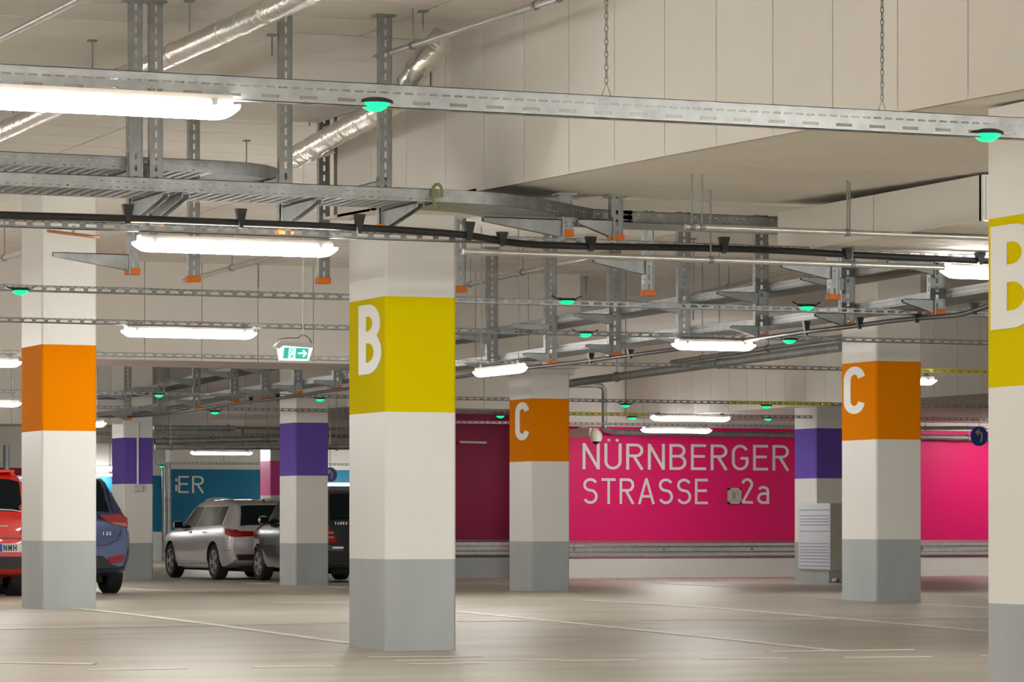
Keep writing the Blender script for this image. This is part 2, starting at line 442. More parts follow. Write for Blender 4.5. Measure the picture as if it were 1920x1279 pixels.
for (ya, yb) in [(903, 897), (921, 909)]:
    a, b = Pv(328.5, ya, 93.999), Pv(330.5, yb, 93.999)
    MB().box((a.x, 93.993, a.z), (b.x+.03, 93.999, b.z)).build('letter', 'white', wall_b)

# ------------------------------------------------------------------ columns
def column(xc, d, colour, label, top, ch=None, group='painted concrete columns', gz=None, loff=.24):
    c = P(xc, 985, d); u0, v0 = c.x, c.y; z0 = g(v0) if gz is None else gz
    e = tag(empty('column', (u0+.285, v0+.41, z0)), label, 'column', group)
    W2, D2 = .285, .41
    def seg(name, a, b, m, lab=None):
        c_ = .018
        poly = [(-W2+c_,-D2),(W2-c_,-D2),(W2,-D2+c_),(W2,D2-c_),(W2-c_,D2),(-W2+c_,D2),(-W2,D2-c_),(-W2,-D2+c_)]
        o = MB().prism(poly, 2, a, b).build(name, m, e)
        if lab: o['label'] = lab
        return o
    seg('plinth', -.03, .688, 'plinth', 'grey painted foot of the column')
    seg('shaft', .688, 1.796, 'white'); band = seg('color_band', 1.796, 2.664, colour, colour + ' painted band')
    seg('shaft', 2.664, top-z0, 'white')
    if ch:
        letter(ch, .53, .17, .53, (-W2, D2-loff, 1.796+.295), (0,-1,0), (-1,0,0), 'letter', 'white', e, wx=1.78)
    return e
colB = column(723, 1.0, 'yellow', 'nearest full column, white with yellow band and letter B', zs(24.4), 'B')
def column_at(u, v, *a, **k):
    p = proj((u, v, 0)); return column(p[0], p[2], *a, **k)
pR = P(1850, 985, .687)
column_at(pR.x, pR.y-.82, 'yellow', 'yellow banded column with letter B cut by the right picture edge', zs(14.4), 'B', gz=-.145, loff=.05)
column(78, 1.34, 'orange', 'orange banded column between the red and the blue car', ZC)
colC = column(997, 1.84, 'orange', 'orange banded column with letter C before the dark magenta recess', 3.06, 'C')
MB().box((-.34,-.47,3.0), (.34,.47,3.07)).build('cap', 'white', colC)
column(1643, 1.475, 'orange', 'orange banded column with letter C, second from the right picture edge', ZC, 'C', loff=.07)
colPR = column(1530, 2.31, 'purple', 'purple banded column behind the electrical cabinet', 3.0)
column(554, 2.18, 'purple', 'purple banded column in front of the dark van', ZC)
colPL = column(232, 2.5, 'purple', 'purple banded column left of the silver estate car', ZC)
column(507, 3.35, 'pinkcol', 'far pink banded column behind the silver estate car', 2.95)

# ------------------------------------------------------------------ lamps
ZL = 2.83
def lamp(label, c, L, axis='u', group='wet-room strip lamps', hang=None):
    """strip lamp; c = centre of its underside"""
    e = tag(empty('strip_lamp', c), label, 'lamp', group)
    h = L/2
    def place(prof, a, b, name, m):
        mb = MB()
        if axis == 'u': mb.prism(prof, 0, a, b)
        else: mb.prism([(-p[0], p[1]) for p in prof], 1, a, b)
        return mb.build(name, m, e)
    place([(-.055,.06),(.055,.06),(.045,.105),(-.045,.105)], -h+.03, h-.03, 'housing', 'housing')
    # diffuser with slanted ends
    n = 7; mb = MB(); sec = [(-.06,.062),(-.06,.035),(-.05,.012),(-.025,.0),(.025,.0),(.05,.012),(.06,.035),(.06,.062)]
    st = [(-h, .35), (-h+.02, .62), (-h+.05, .9), (-h+.09, 1.0), (h-.09, 1.0), (h-.05, .9), (h-.02, .62), (h, .35)]
    vv = []
    for (a, k) in st:
        for (q, z) in sec:
            zz = .062 - (.062 - z)*k
            vv.append((a, q, zz) if axis == 'u' else (-q, a, zz))
    m_ = len(sec); ff = []
    for i in range(len(st)-1):
        for j in range(m_-1): ff.append((i*m_+j, (i+1)*m_+j, (i+1)*m_+j+1, i*m_+j+1))
    ff += [tuple(range(m_)), tuple((len(st)-1)*m_ + j for j in range(m_))[::-1]]
    mb.add(vv, ff); mb.build('diffuser', 'lamp', e, smooth=True)
    for t in (-h+.12, h-.12):
        place([(-.066,.055),(-.066,.085),(-.052,.085),(-.052,.055)], t-.012, t+.012, 'clip', 'steel')
        place([(-.012,.105),(.012,.105),(.012,.14),(-.012,.14)], t-.03, t+.03, 'bracket', 'galv')
        if hang: MB().tube([(t,0,.13) if axis == 'u' else (0,t,.13), (t,0,hang-c[2]) if axis == 'u' else (0,t,hang-c[2])], .005, 6).build('suspension_rod', 'galv_dull', e)
    return e
def lamp_px(label, x0, x1, y, v, hang=None):
    a = Pv(x0, y, v); b = Pv(x1, y, v)
    c = (a+b)/2; return lamp(label, (c.x, c.y, c.z), abs(b.x-a.x), 'u', hang=hang)

# perforated channels along u: (label, x of the reference pixel, y of the bottom edge there, x from, x to, height, yellow)
CH = []
def channel(label, xr, yr, x0, x1, h, z=ZL, big=False, dep=.045, m='galv'):
    p = Pz(xr, yr, z); v = p.y
    u0 = Pv(x0, yr, v).x; u1 = Pv(x1, yr, v).x; L = u1-u0
    mb = MB()
    if big:
        rows = [(.018,.032,.18,.085), (.062,.070,.06,.04)]
    else:
        rows = [(h*.28, h*.68, .115, .075), (h*.80, h*.88, .0575, .035)]
    mb.perf(L, h, rows, lambda q: (q[0], q[1], q[2]))
    mb.perf(L, dep, [(dep*.3, dep*.7, .115 if not big else .18, .06)], lambda q: (q[0], q[2], h - q[1]))
    mb.perf(L, dep, [(dep*.3, dep*.7, .115 if not big else .18, .06)], lambda q: (q[0], q[2], q[1]))
    o = tag(mb.build('perforated_channel', m, loc=(u0, v, z)), label, 'channel', 'perforated steel channels under the ceiling')
    CH.append((v, z)); return o, v
c1, v1 = channel('largest perforated steel channel crossing the top of the picture', 0, 165, -80, 2000, .105, big=True, dep=.06)
c2, v2 = channel('perforated channel beneath the black cable at the top of the B column', 0, 425, -60, 1900, .052)
c3, v3 = channel('bright perforated channel crossing the upper orange column, third from the top', 0, 545, -60, 1900, .052)
c4, v4 = channel('perforated channel carrying the middle left lamp, fourth from the top', 0, 604, -60, 1900, .048)
c5, v5 = channel('perforated channel at the top of the orange C column, fifth from the top', 0, 664, -60, 1900, .045)
c6, v6 = channel('perforated channel level with the purple column tops, sixth from the top', 0, 737, -60, 1900, .05)
c7, v7 = channel('perforated channel over the magenta wall, seventh from the top', 960, 777, -60, 1900, .05, z=2.80)
c8, v8 = channel('lowest perforated channel right before the magenta wall', 960, 795, 700, 1900, .045, z=2.78)
c9, v9 = channel('far perforated channel before the blue wall', 400, 871, 290, 660, .06, z=2.62)
c10, v10 = channel('far perforated channel above the pink column', 400, 818, 100, 660, .06, z=2.72)
for (ch, v, z) in [(c7, v7, 2.80), (c8, v8, 2.78), (c9, v9, 2.62), (c10, v10, 2.72)]:
    for x_ in (705, 800) if ch in (c7, c8) else (420, 560):
        u = Pv(x_, 800, v).x; MB().tube([(u-ch.location.x, .02, .04), (u-ch.location.x, .02, (2.95 if 80.5 < v < 81.5 else 3.10 if (58.6 < v < 60.9) else ZC)-z)], .005, 6).build('suspension_rod', 'galv_dull', ch)
for (ch, v, z, h, xa, xb, yy) in [(c6, v6, ZL, .05, 1370, 1560, 760), (c5, v5, ZL, .045, 1727, 1900, 700), (c7, v7, 2.80, .05, 1072, 1210, 780)]:
    u0, u1 = Pv(xa, yy, v).x, Pv(xb, yy, v).x; mb = MB()
    mb.perf(u1-u0, h+.006, [(h*.3, h*.7, .115, .07)], lambda q: (q[0], q[1], q[2]))
    o = mb.build('yellow_cover', 'yellow_steel', ch); o.location = (u0-ch.location.x, -.006, -.003); o['label'] = 'yellow slotted cover strip'

lamp_px('big glaring strip lamp at the upper left picture edge', -96, 443, 213, v1+.03, ZL+.004)
lamp_px('strip lamp left of the yellow B column, under the black cable', 252, 628, 477, v2+.03, ZL+.004)
lamp_px('strip lamp hanging above the purple columns at the left, beside the exit sign', 230, 478, 634, v4+.03, ZL+.004)
lamp_px('strip lamp at the left picture edge beside the orange column', -120, 38, 688, v5+.03, ZL+.004)
lamp_px('strip lamp next to the letter B of the right edge column', 1770, 1960, 524, v2+.03, ZL+.004)
lamp_px('strip lamp under the cable trays, between the two C columns', 1264, 1412, 657, v4+.03, ZL+.004)
lamp('short looking strip lamp touching the top of the left C column', Pv(937, 703, v5-1.0), 1.35, 'v', hang=ZC)
lamp_px('strip lamp over the street lettering, upper of two', 1222, 1366, 790, v7+.03, 2.804)
lamp_px('strip lamp over the street lettering, lower of two', 1204, 1332, 812, v8+.03, 2.784)
lamp_px('small lamp peeking out right of the right C column', 1595, 1752, 721, v5+.03, ZL+.004)
lamp_px('far strip lamp above the silver estate car', 358, 472, 853, v9-6, ZC)
lamp_px('far strip lamp between orange and purple column, upper of two', 120, 214, 880, v9-2, ZC)
lamp_px('far strip lamp between orange and purple column, lower of two', 140, 214, 893, v9+6, ZC)
lamp_px('lamp glaring at the right side of the left orange column', 110, 197, 801, v6+1.0, ZC)
lamp_px('far strip lamp behind the dark van', 600, 700, 911, v9+2.5, ZC)
lamp_px('far strip lamp at the left picture edge above the red car', -60, 38, 763, v6+2.2, ZC)
for (xa, xb, y, v, lab) in [(60,165,806,56.0,'added fill strip lamp hidden behind the left orange column'), (700,838,722,39.6,'added fill strip lamp hidden behind the B column, lower one'), (665,835,632,v4+.03,'added fill strip lamp hidden behind the B column, upper one'), (1862,1975,808,58.2,'added fill strip lamp hidden behind the right edge column')]:  # unseen fill lamps added behind columns to brighten what stands near
    lamp_px(lab, xa, xb, y, v, 3.0 if xa > 1800 else ZC)
# fill tubes added outside the picture, beside and behind the viewer, to brighten the ceiling
tube_n = 0
tube_src = None
for (v, z) in [(3, 2.9), (9, 2.9), (15, 2.9), (24, 2.9), (42, 2.9), (48, 2.9), (56, 2.9), (66, 2.9), (76, 2.9), (86, 2.9)]:
    for i in range(-2, 10):
        u = -1 + i*5.4
        q0, q1 = proj((u-1, v, z)), proj((u+1, v, z))
        if v > 5 and not (q1[0] < (-160 if v < 45 else -30) or q0[0] > 2080): continue
        if abs(u*K - v*S) > 17 or (v > 58 and u*K - v*S > 0) or (v > 20 and u*K - v*S > 0): continue
        if tube_src is None:
            tube_src = MB().lathe([(-.8,0),(-.8,.05),(.8,.05),(.8,0)], 6, 'x').box((-.61,-.005,.05), (-.60,.005,ZC-2.9), 1).box((.60,-.005,.05), (.61,.005,ZC-2.9), 1).build('fill_tube', ['fill_tube_glow', 'galv_dull'], loc=(u, v, z)); o = tube_src
        else:
            o = tube_src.copy(); COL.objects.link(o); o.location = (u, v, z)
        tag(o, 'added fill light tube outside the picture', 'lamp', 'added fill tubes outside the picture'); tube_n += 1

# green guidance lights under the channels
def led(x, y, v, label, m='led_green', s=1.0):
    p = Pv(x, y, v); zc_ = min([c for c in CH if abs(c[0]+.03-v) < .2], key=lambda c: abs(c[0]+.03-v), default=(0, ZC))[1]
    e = tag(empty('guidance_light', p), label, 'indicator light', 'bay guidance lights')
    prof = [(0,0), (.03*s,-.0), (.075*s,.022*s), (.082*s,.035*s), (.05*s,.05*s), (0,.05*s)]
    MB().lathe([(-.012*s,0), (-.008*s,.03*s), (.012*s,.062*s), (.026*s,.07*s)], 14, 'z').build('lens', m, e, smooth=True)
    MB().lathe([(.026*s,0), (.026*s,.085*s), (.04*s,.08*s), (.05*s,.05*s), (.05*s,0)], 14, 'z').build('base', 'black', e, smooth=True)
    if zc_ > p.z+.05: MB().tube([(0,0,.045), (0,0,zc_-p.z+.004)], .012, 8).build('stem', 'black', e)
    MB().tube([(-.14*s,.0,.07*s), (-.09*s,0,.045*s), (-.05*s,0,.05*s)], .006*s, 6).build('wire', 'black', e)
    MB().tube([(.14*s,.0,.07*s), (.09*s,0,.045*s), (.05*s,0,.05*s)], .006*s, 6).build('wire', 'black', e)
    return e
for (x, y, v, lab) in [
    (703, 205, v1+.03, 'green light under the top channel, straight above the B column'),
    (1850, 262, v1+.03, 'green light under the top channel at the right edge column'),
    (38, 551, v3+.03, 'green light at the left picture edge beside the orange column'),
    (1062, 570, v3+.03, 'green light above the left C column, upper of two'),
    (1512, 581, v3+.03, 'green light on the bright channel left of the right C column'),
    (1097, 631, v4+.03, 'green light above the left C column, lower of two'),
    (1480, 643, v4+.03, 'green light left of the right C column, beside the strip lamp'),
    (298, 744, v6+.03, 'green light under the left cable tray, above the purple column'),
    (600, 752, v6+.03, 'green light at the upper left corner of the B column'),
    (403, 776, v7+.03, 'green light between the two left purple columns, higher one'),
    (938, 783, v7+.03, 'green light left of the left C column'),
    (1173, 763, v6+.03, 'green light above the letters of the magenta wall, left one'),
    (1437, 765, v6+.03, 'green light beside the right purple column, upper of two'),
    (1440, 788, v7+.03, 'green light beside the right purple column, lower of two'),
    (1186, 786, v7+.03, 'green light just above the street lettering'),
    (395, 828, v10+.03, 'green light between the two left purple columns, lower one'),
    (303, 876, v9+.03, 'green light over the far downpipe beside the blue wall')]:
    led(x, y, v, lab)
led(455, 841, v10+2, 'only red guidance light, above the silver estate car', 'led_red')

# ------------------------------------------------------------------ hanging posts with orange end caps
def arm(e, z, L, du, name='bracket_arm', h=.12, w=.05):
    mb = MB(); s_ = -1 if du < 0 else 1
    a, b = s_*.045, s_*L
    mb.prism([(a, z), (a, z-h), (b, z-.03), (b, z)], 1, -.02, -.014)
    mb.prism([(a, z), (a, z-h), (b, z-.03), (b, z)], 1, .024, .03)
    mb.hexa([(a,-.02,z-.006),(b,-.02,z-.006),(b,.03,z-.006),(a,.03,z-.006)], [(a,-.02,z),(b,-.02,z),(b,.03,z),(a,.03,z)])
    mb.box((min(a, a-s_*.012), -.04, z-h-.03), (max(a, a-s_*.012), .05, z+.02))
    return mb.build(name, 'galv', e)
def arm_v(e, z, L, s_=-1, h=.13):
    """bracket arm along v"""
    mb = MB(); y0 = .0 if s_ < 0 else .06
    for a, b in ((-.026, -.02), (.02, .026)):
        mb.prism([(y0, z), (y0, z-h), (y0+s_*L, z-.03), (y0+s_*L, z)], 0, a, b)
    mb.box((-.026, min(y0, y0+s_*L), z-.006), (.026, max(y0, y0+s_*L), z))
    mb.box((-.045, y0-.006, z-h-.03), (.045, y0+.006, z+.02))
    return mb.build('bracket_arm', 'galv', e)
def post(x, ycap, label, ztop, zc=2.85, w=.082, dep=.06, arms=(), d=None, vplane=None):
    p = Pv(x, ycap, vplane) if vplane else Pz(x, ycap, zc)
    e = tag(empty('hanging_post', (p.x, p.y, p.z)), label, 'support post', 'hanging support posts of the cable trays')
    H = ztop - p.z
    mb = MB()
    rows = [(w*.40, w*.60, .075, .045)]
    mb.perf(H, w, rows, lambda q: (q[2]-w/2, q[1], q[0]))
    mb.perf(H, dep, [(dep*.3, dep*.55, .075, .045)], lambda q: (-w/2+q[1], q[2], q[0]))
    mb.perf(H, dep, [(dep*.3, dep*.55, .075, .045)], lambda q: (w/2-q[1], q[2], q[0]))
    for k in (-1, 1): mb.box((k*w/2-.004, -.006, 0), (k*w/2+.004, .0, H))
    mb.build('profile', 'galv', e)
    o = MB().box((-w/2-.012,-.014,-.02), (w/2+.012,dep+.01,.028)).build('end_cap', 'cap_orange', e, bevel=.004); o['label'] = 'orange plastic end cap'
    MB().box((-w/2-.03,-.02,H-.015), (w/2+.03,dep+.03,H)).build('top_plate', 'galv', e)
    for (z, L, s_) in arms:
        if s_ in (0, 2): arm_v(e, z-p.z, L, 1 if s_ == 2 else -1)
        else: arm(e, z-p.z, L, s_)
    return e
for (x, y, lab, arms) in [(255, 415, 'foremost left post carrying the tray, left one of the close pair', [(3.062,.66,0), (3.272,.70,2)]),
                    (293, 416, 'foremost left post carrying the tray, right one of the close pair', [(3.062,.66,0), (3.272,.70,2)]),
                    (536, 435, 'post with slots right of the left lamp, reaching the ceiling', [(3.062,.66,0), (3.272,.70,2)]),
                    (723, 428, 'post standing over the yellow B column', [(3.062,.66,0), (3.272,.70,2)])]:
    post(x, y, lab, ZC, arms=arms, vplane=21.56)
for (x, y, lab, arms) in [(1062, 438, 'short post under the lowered ceiling, nearer the B column', [(3.05,.62,-1)]),
                    (1157, 447, 'short post under the lowered ceiling, at the start of the straight tray', [(3.06,.30,-1)])]:
    post(x, y, lab, zs(21.56), arms=arms, vplane=21.6)
for (x, y, lab, arms) in [(250, 510, 'post ending below the second lamp from the top, at its left end', [(2.98,.62,-1)]),
                    (364, 524, 'post ending below the second lamp from the top, at its middle', []),
                    (608, 527, 'post ending right of the second lamp from the top', []),
                    (864, 543, 'post along the upper right edge of the B column', []),
                    (1217, 550, 'post ending right above the left part of the bright channel', [(3.12,.5,-1)]),
                    (1565, 558, 'post ending in front of the right C column', [(3.12,.5,-1)])]:
    post(x, y, lab, ZC, arms=arms)
TR = []
for (x, y, lab) in [(1757, 585, 'first post of the long tray run, right of the right C column'), (1590, 610, 'second post of the long tray run, before the right C column'),
                    (1428, 632, 'third post of the long tray run, over the middle lamp'), (1283, 648, 'fourth post of the long tray run'),
                    (1153, 665, 'fifth post of the long tray run, right of the left C column'), (1033, 680, 'sixth post of the long tray run, above the left C column'),
                    (923, 696, 'seventh post of the long tray run, above the short lamp'), (633, 728, 'post of the long tray run at the left edge of the B column'),
                    (559, 737, 'post of the long tray run below the exit sign'), (498, 745, 'post of the long tray run left of the exit sign'),
                    (440, 752, 'post of the long tray run above the silver estate car'), (369, 763, 'post of the long tray run between the left purple columns'),
                    (303, 776, 'post of the long tray run right of the left purple column'), (240, 786, 'post of the long tray run above the left purple column')]:
    e = post(x, y, lab, ZC, arms=[(3.30,.50,-1), (2.96,.35,-1)], w=.14 if x > 700 else .12)
    TR.append(e.location.copy())

# ------------------------------------------------------------------ cable trays
def rail_strip(mb, pts, z, h, th=.004, perf=None, lip=.02):
    for a, b in zip(pts, pts[1:]):
        a = Vector((a[0], a[1], 0)); b = Vector((b[0], b[1], 0)); d = b-a; L = d.length; d.normalize(); n = Vector((-d.y, d.x, 0))
        T = lambda q: tuple(a + d*q[0] + n*q[1] + Vector((0,0,z+q[2])))
        mb.perf(L, h, perf or [], T, th=th)
        T2 = lambda q: tuple(a + d*q[0] + n*q[2] + Vector((0,0,z+h-q[1])))
        mb.perf(L, lip, [], T2, th=th)
PR_ = [(.012,.020,.055,.02), (.05,.056,.055,.02)]
def tray_u(label, x0, x1, yb, xr, z, width, h=.085, step=.072, group='cable trays', solid=False):
    p = Pz(xr, yb, z); v = p.y; u0, u1 = Pv(x0, yb, v).x, Pv(x1, yb, v).x
    e = tag(empty('cable_tray', (u0, v, z)), label, 'cable tray', group)
    for k in (0, 1):
        mb = MB(); rail_strip(mb, [(0, k*width), (u1-u0, k*width)], 0, h, perf=PR_, lip=.02); mb.build('side_rail', 'galv', e)
    if solid: MB().box((0,0,-.002), (u1-u0,width,.004)).build('tray_floor', 'galv_dull', e)
    else:
        n = int((u1-u0)/step); src = None
        for i in range(n):
            if src is None: src = MB().box((0,.005,.002), (step*.45,width-.003,.012)).build('rung', 'galv', e)
            else: part_copy(src, e, (i*step, 0, 0))
    return e, u0, u1, v
tA, a0, a1, vA = tray_u('cable tray at the upper left, ending in a curved bend', -60, 402, 308, 0, 3.28, .55)
def bend(e, u, v, rad, width, h, a0, a1, n=12, floor_=True):
    """curved tray piece, local centre (u, v+rad)"""
    for rr in (rad, rad-width):
        pts = [(u + rr*math.sin(R(a0+(a1-a0)*i/n)), v + rad - rr*math.cos(R(a0+(a1-a0)*i/n))) for i in range(n+1)]
        mb = MB(); rail_strip(mb, pts, 0, h); mb.build('curved_rail', 'galv', e, smooth=False)
    mb = MB(); vv = []; ff = []
    for i in range(n+1):
        t = R(a0+(a1-a0)*i/n)
        for rr in (rad, rad-width): 
            for zz in (-.002, .003): vv.append((u+rr*math.sin(t), v+rad-rr*math.cos(t), zz))
    for i in range(n):
        o = i*4; ff += [(o, o+4, o+6, o+2), (o+1, o+3, o+7, o+5), (o, o+1, o+5, o+4), (o+2, o+6, o+7, o+3)]
    mb.add(vv, ff); mb.build('bend_floor', 'galv_dull', e)
bend(tA, a1-a0, 0, .62, .55, .085, 0, 80)
tB, b0, b1, vB = tray_u('slotted cable tray crossing above the second lamp up to the B column', -60, 822, 347, 0, 3.07, .55, h=.085)
bend(tB, b1-b0, 0, 1.35, .55, .085, 0, 42)
MB().tube([(b1-b0-.02+.03*math.cos(t), -.03-.02*math.sin(t*2), .03+.085*math.sin(t)) for t in [i*.45 for i in range(13)]], .011, 6).build('earth_cable', 'earth_green', tB)
tC, c0, c1_, vC = tray_u('bright straight cable tray under the lowered ceiling', 1150, 1519, 423, 1340, 3.07, .5, solid=True, h=.08)
e0 = (b1-b0 + 1.35*math.sin(R(42)), 1.35*(1-math.cos(R(42))))
jl = max(.2, (vC - vB - e0[1])/math.sin(R(42))); e1 = (e0[0]+jl*math.cos(R(42)), e0[1]+jl*math.sin(R(42)))
nx_, ny_ = -math.sin(R(42))*.55, math.cos(R(42))*.55
end_u = max(e1[0]+.3, c0-b0)
for k in (0, 1):
    mb = MB(); rail_strip(mb, [(e0[0]+k*nx_, e0[1]+k*ny_), (e1[0]+k*nx_, e1[1]+k*ny_), (end_u, vC-vB+k*.5)], 0, .085, perf=PR_); mb.build('jog_rail', 'galv', tB)
MB().hexa([(e0[0],e0[1],-.002),(e1[0],e1[1],-.002),(e1[0]+nx_,e1[1]+ny_,-.002),(e0[0]+nx_,e0[1]+ny_,-.002)], [(e0[0],e0[1],.003),(e1[0],e1[1],.003),(e1[0]+nx_,e1[1]+ny_,.003),(e0[0]+nx_,e0[1]+ny_,.003)]).build('jog_floor', 'galv_dull', tB)
def tray_v(label, z, width, off, group='cable trays', i0=0, i1=None):
    pts = TR[i0:i1]; e = tag(empty('cable_tray', (pts[0].x+off, pts[0].y, z)), label, 'cable tray', group)
    o = e.location; L = [(p.x+off-o.x, p.y-o.y) for p in pts]
    L = [(L[0][0]+(L[0][0]-L[1][0])*1.4, L[0][1]+(L[0][1]-L[1][1])*1.4)] + L
    L = L + [(L[-1][0]+.1, L[-1][1]+3)]
    for k in (0, 1):
        mb = MB()
        for a, b in zip(L, L[1:]):
            n = max(1, int(math.hypot(b[0]-a[0], b[1]-a[1])/2.0))
            rail_strip(mb, [(b[0]+k*width, b[1]), (a[0]+k*width, a[1])], 0, .085, perf=PR_)
        mb.build('side_rail', 'galv', e)
    mb = MB()
    for a, b in zip(L, L[1:]):
        mb.hexa([(a[0],a[1],-.003),(a[0]+width,a[1],-.003),(b[0]+width,b[1],-.003),(b[0],b[1],-.003)], [(a[0],a[1],.004),(a[0]+width,a[1],.004),(b[0]+width,b[1],.004),(b[0],b[1],.004)])
    mb.build('tray_floor', 'galv_dull', e); return e
tray_v('upper cable tray of the long run passing over the C columns', 3.31, .42, .07)
tray_v('lower cable tray of the long run above the sagging black cable', 2.97, .42, .07)

# ------------------------------------------------------------------ black cables with wedge hangers
def smooth_path(p, n=6):
    out = []
    for i in range(len(p)-1):
        a, b, c, d = p[max(i-1,0)], p[i], p[i+1], p[min(i+2,len(p)-1)]
        for k in range(n):
            t = k/n; out.append(.5*((2*b) + (c-a)*t + (2*a-5*b+4*c-d)*t*t + (3*b-a-3*c+d)*t**3))
    return out + [p[-1]]
def cable(label, pts, r, hang, hv, name='black_cable', m='black', grp=None):
    p0 = pts[0]; e = tag(empty(name, p0), label, 'cable', grp)
    MB().tube([q-p0 for q in smooth_path(pts)], r, 10).build('cable_tube', m, e, smooth=True)
    for (q, h) in hang:
        q = q-p0; mb = MB(); w1, w0 = .036, .011
        mb.hexa([(q.x-w0,q.y-.012,q.z-.03),(q.x+w0,q.y-.012,q.z-.03),(q.x+w0,q.y+.02,q.z-.03),(q.x-w0,q.y+.02,q.z-.03)],
                [(q.x-w1,q.y-.02,q.z+h-.03),(q.x+w1,q.y-.02,q.z+h-.03),(q.x+w1,q.y+.03,q.z+h-.03),(q.x-w1,q.y+.03,q.z+h-.03)])
        mb.build('wedge_hanger', 'black', e)
    return e
vc = v2 - .14
cy = [(-60,401),(0,403),(240,410),(452,418),(650,426),(790,434),(880,442),(960,455),(1060,461),(1250,464),(1440,469),(1600,478),(1750,485),(1900,492)]
cable('long black cable sagging on wedge hangers above the B column', [Pv(x, y, vc) for x, y in cy], .024,
      [(Pv(x, y, vc-.03), .125*k) for x, y, k in [(240,411,1),(452,419,1),(674,429,1),(880,443,1),(942,453,.75),(1108,463,.8),(1358,467,.9),(1590,478,.6),(1838,489,.7)]], vc)
def trp(x, y, off=-.05):
    # point of the long run at picture column x
    for a, b in zip(TR, TR[1:]):
        xa, xb = proj(a)[0], proj(b)[0]
        if xb <= x <= xa:
            t = 0; 
            for k in range(60):
                q = a.lerp(b, k/59)
                if proj(q)[0] <= x: break
            return P(x, y, proj(q)[2]-.012)
    a = TR[0] if x > 900 else TR[-1]
    return P(x, y, proj(a)[2] + ((1757-x)*.0008 if x > 900 else 0))
cable('black cable hanging below the long tray run', [trp(x, y) for x, y in [(240,782),(303,777),(369,768),(440,757),(498,750),(559,742),(633,731),(800,715),(923,697),(968,692),(1033,685),(1108,676),(1153,670),(1283,653),(1428,634),(1512,622),(1590,613),(1680,601),(1757,594),(1800,590),(1840,578),(1870,568)]],
      .022, [(trp(x, y), .10*k) for x, y, k in [(520,748,1),(470,753,1),(905,700,1.1),(966,693,1.2),(1108,677,1.2),(1182,667,1),(1512,623,1.4),(1612,611,1.1),(1720,599,.8),(1828,583,1)]], 0)

# ------------------------------------------------------------------ ducts and pipes
def duct(label, pts, r, m='foil', seams=True, name='foil_duct', cat='duct', seg=20):
    p0 = pts[0]; e = tag(empty(name, p0), label, cat)
    q = smooth_path(pts, 8); n = len(q)
    rad = [r*(1 + .03*math.sin(i*2.1) + random.uniform(-.02, .02)) for i in range(n)] if m == 'foil' else r
    MB().tube([a-p0 for a in q], rad, seg).build('duct_skin', m, e, smooth=True)
    if seams:
        for i in range(3, n-2, 4):
            t = (q[i+1]-q[i-1]).normalized()
            MB().tube([q[i]-p0-t*.012, q[i]-p0+t*.012], r*1.06, seg).build('seam_band', m, e, smooth=True)
    return e
duct('silver foil wrapped duct running diagonally under the upper left ceiling', [Pz(x, y, 4.15) for x, y in [(720,-76),(560,-4),(400,68),(200,158),(0,248),(-90,289)]], .075)
duct('crumpled foil duct bending up into the ceiling beside the panelled wall', [P(552,296,1.03), P(600,268,1.0), P(660,236,.965), P(715,207,.93), P(752,175,.912), P(785,128,.905), P(815,90,.905), P(832,66,.906)], .082)
duct('small foil duct stub below the bent duct', [P(545,305,1.05), P(590,290,1.03), P(632,278,1.02)], .04)
def pipe(label, pts, r, m='steel', clamps=None, name='pipe', cat='pipe', top=ZC):
    p0 = pts[0]; e = tag(empty(name, p0), label, cat)
    MB().tube([a-p0 for a in pts], r, 12).build('pipe_tube', m, e, smooth=True)
    if clamps is None: clamps = [pts[0].lerp(pts[-1], .08), pts[0].lerp(pts[-1], .92)] if abs(pts[0].z-pts[-1].z) < .3 else []
    for q in clamps:
        d = (pts[-1]-pts[0]).normalized(); hz = min(top, zs(q.y) if (q.x > UB and q.y < 21.7) else ZC) - q.z - .006; q = q-p0
        MB().tube([q-d*.015, q+d*.015], r*1.35, 12).build('pipe_clamp', 'galv_dull', e, smooth=True)
        MB().tube([q, q+Vector((0,0,hz))], .005, 6).build('clamp_rod', 'galv_dull', e)
    return e
pipe('thin steel pipe in the upper left corner', [Pz(-30,88,4.2), Pz(150,-3,4.2), Pz(260,-58,4.2)], .022)
pb = [Pz(703,109,4.13), Pz(1060,-8,4.13)]
pipe('steel pipe on clamps rising along the panelled wall', pb, .022, clamps=[pb[0].lerp(pb[1], t) for t in (.03, .22, .86, .97)])
pc = [Pz(1285,425,2.85), Pv(1880,450,Pz(1285,425,2.85).y)]
pc[1].z = pc[0].z
e = pipe('steel pipe with coupling under the lowered ceiling', pc, .019, clamps=[pc[0].lerp(pc[1], t) for t in (.02, .05, .5)])
pd = [Pv(868,472,v2-.3), Pv(1290,486,v2-.3), Pv(1770,502,v2-.3)]
pipe('grey pipe below the black cable right of the B column', pd, .020, clamps=[pd[0].lerp(pd[2], t) for t in (.5, .8)])
for (a, b, z, lab) in [((345,527),(560,468),3.95,'sprinkler pipe behind the second lamp from the top'), ((868,536),(1135,476),4.05,'sprinkler pipe right of the B column top'),
                       ((-20,494),(45,470),3.95,'sprinkler pipe at the left picture edge'), ((1270,560),(1500,505),4.1,'sprinkler pipe above the long tray run')]:
    q = [Pz(a[0],a[1],z), Pz(b[0],b[1],z)]; q[1].x = q[0].x + (q[1].x-q[0].x)*.6 if False else q[1].x
    pipe(lab, q, .03, clamps=[q[0].lerp(q[1], t) for t in (.06, .45)])
q = [Pz(1072,718,2.98), Pz(1580,650,2.98)]
pipe('thick grey pipe left of the right C column', q, .055, 'galv_dull', clamps=[q[0].lerp(q[1], t) for t in (.2, .6)])
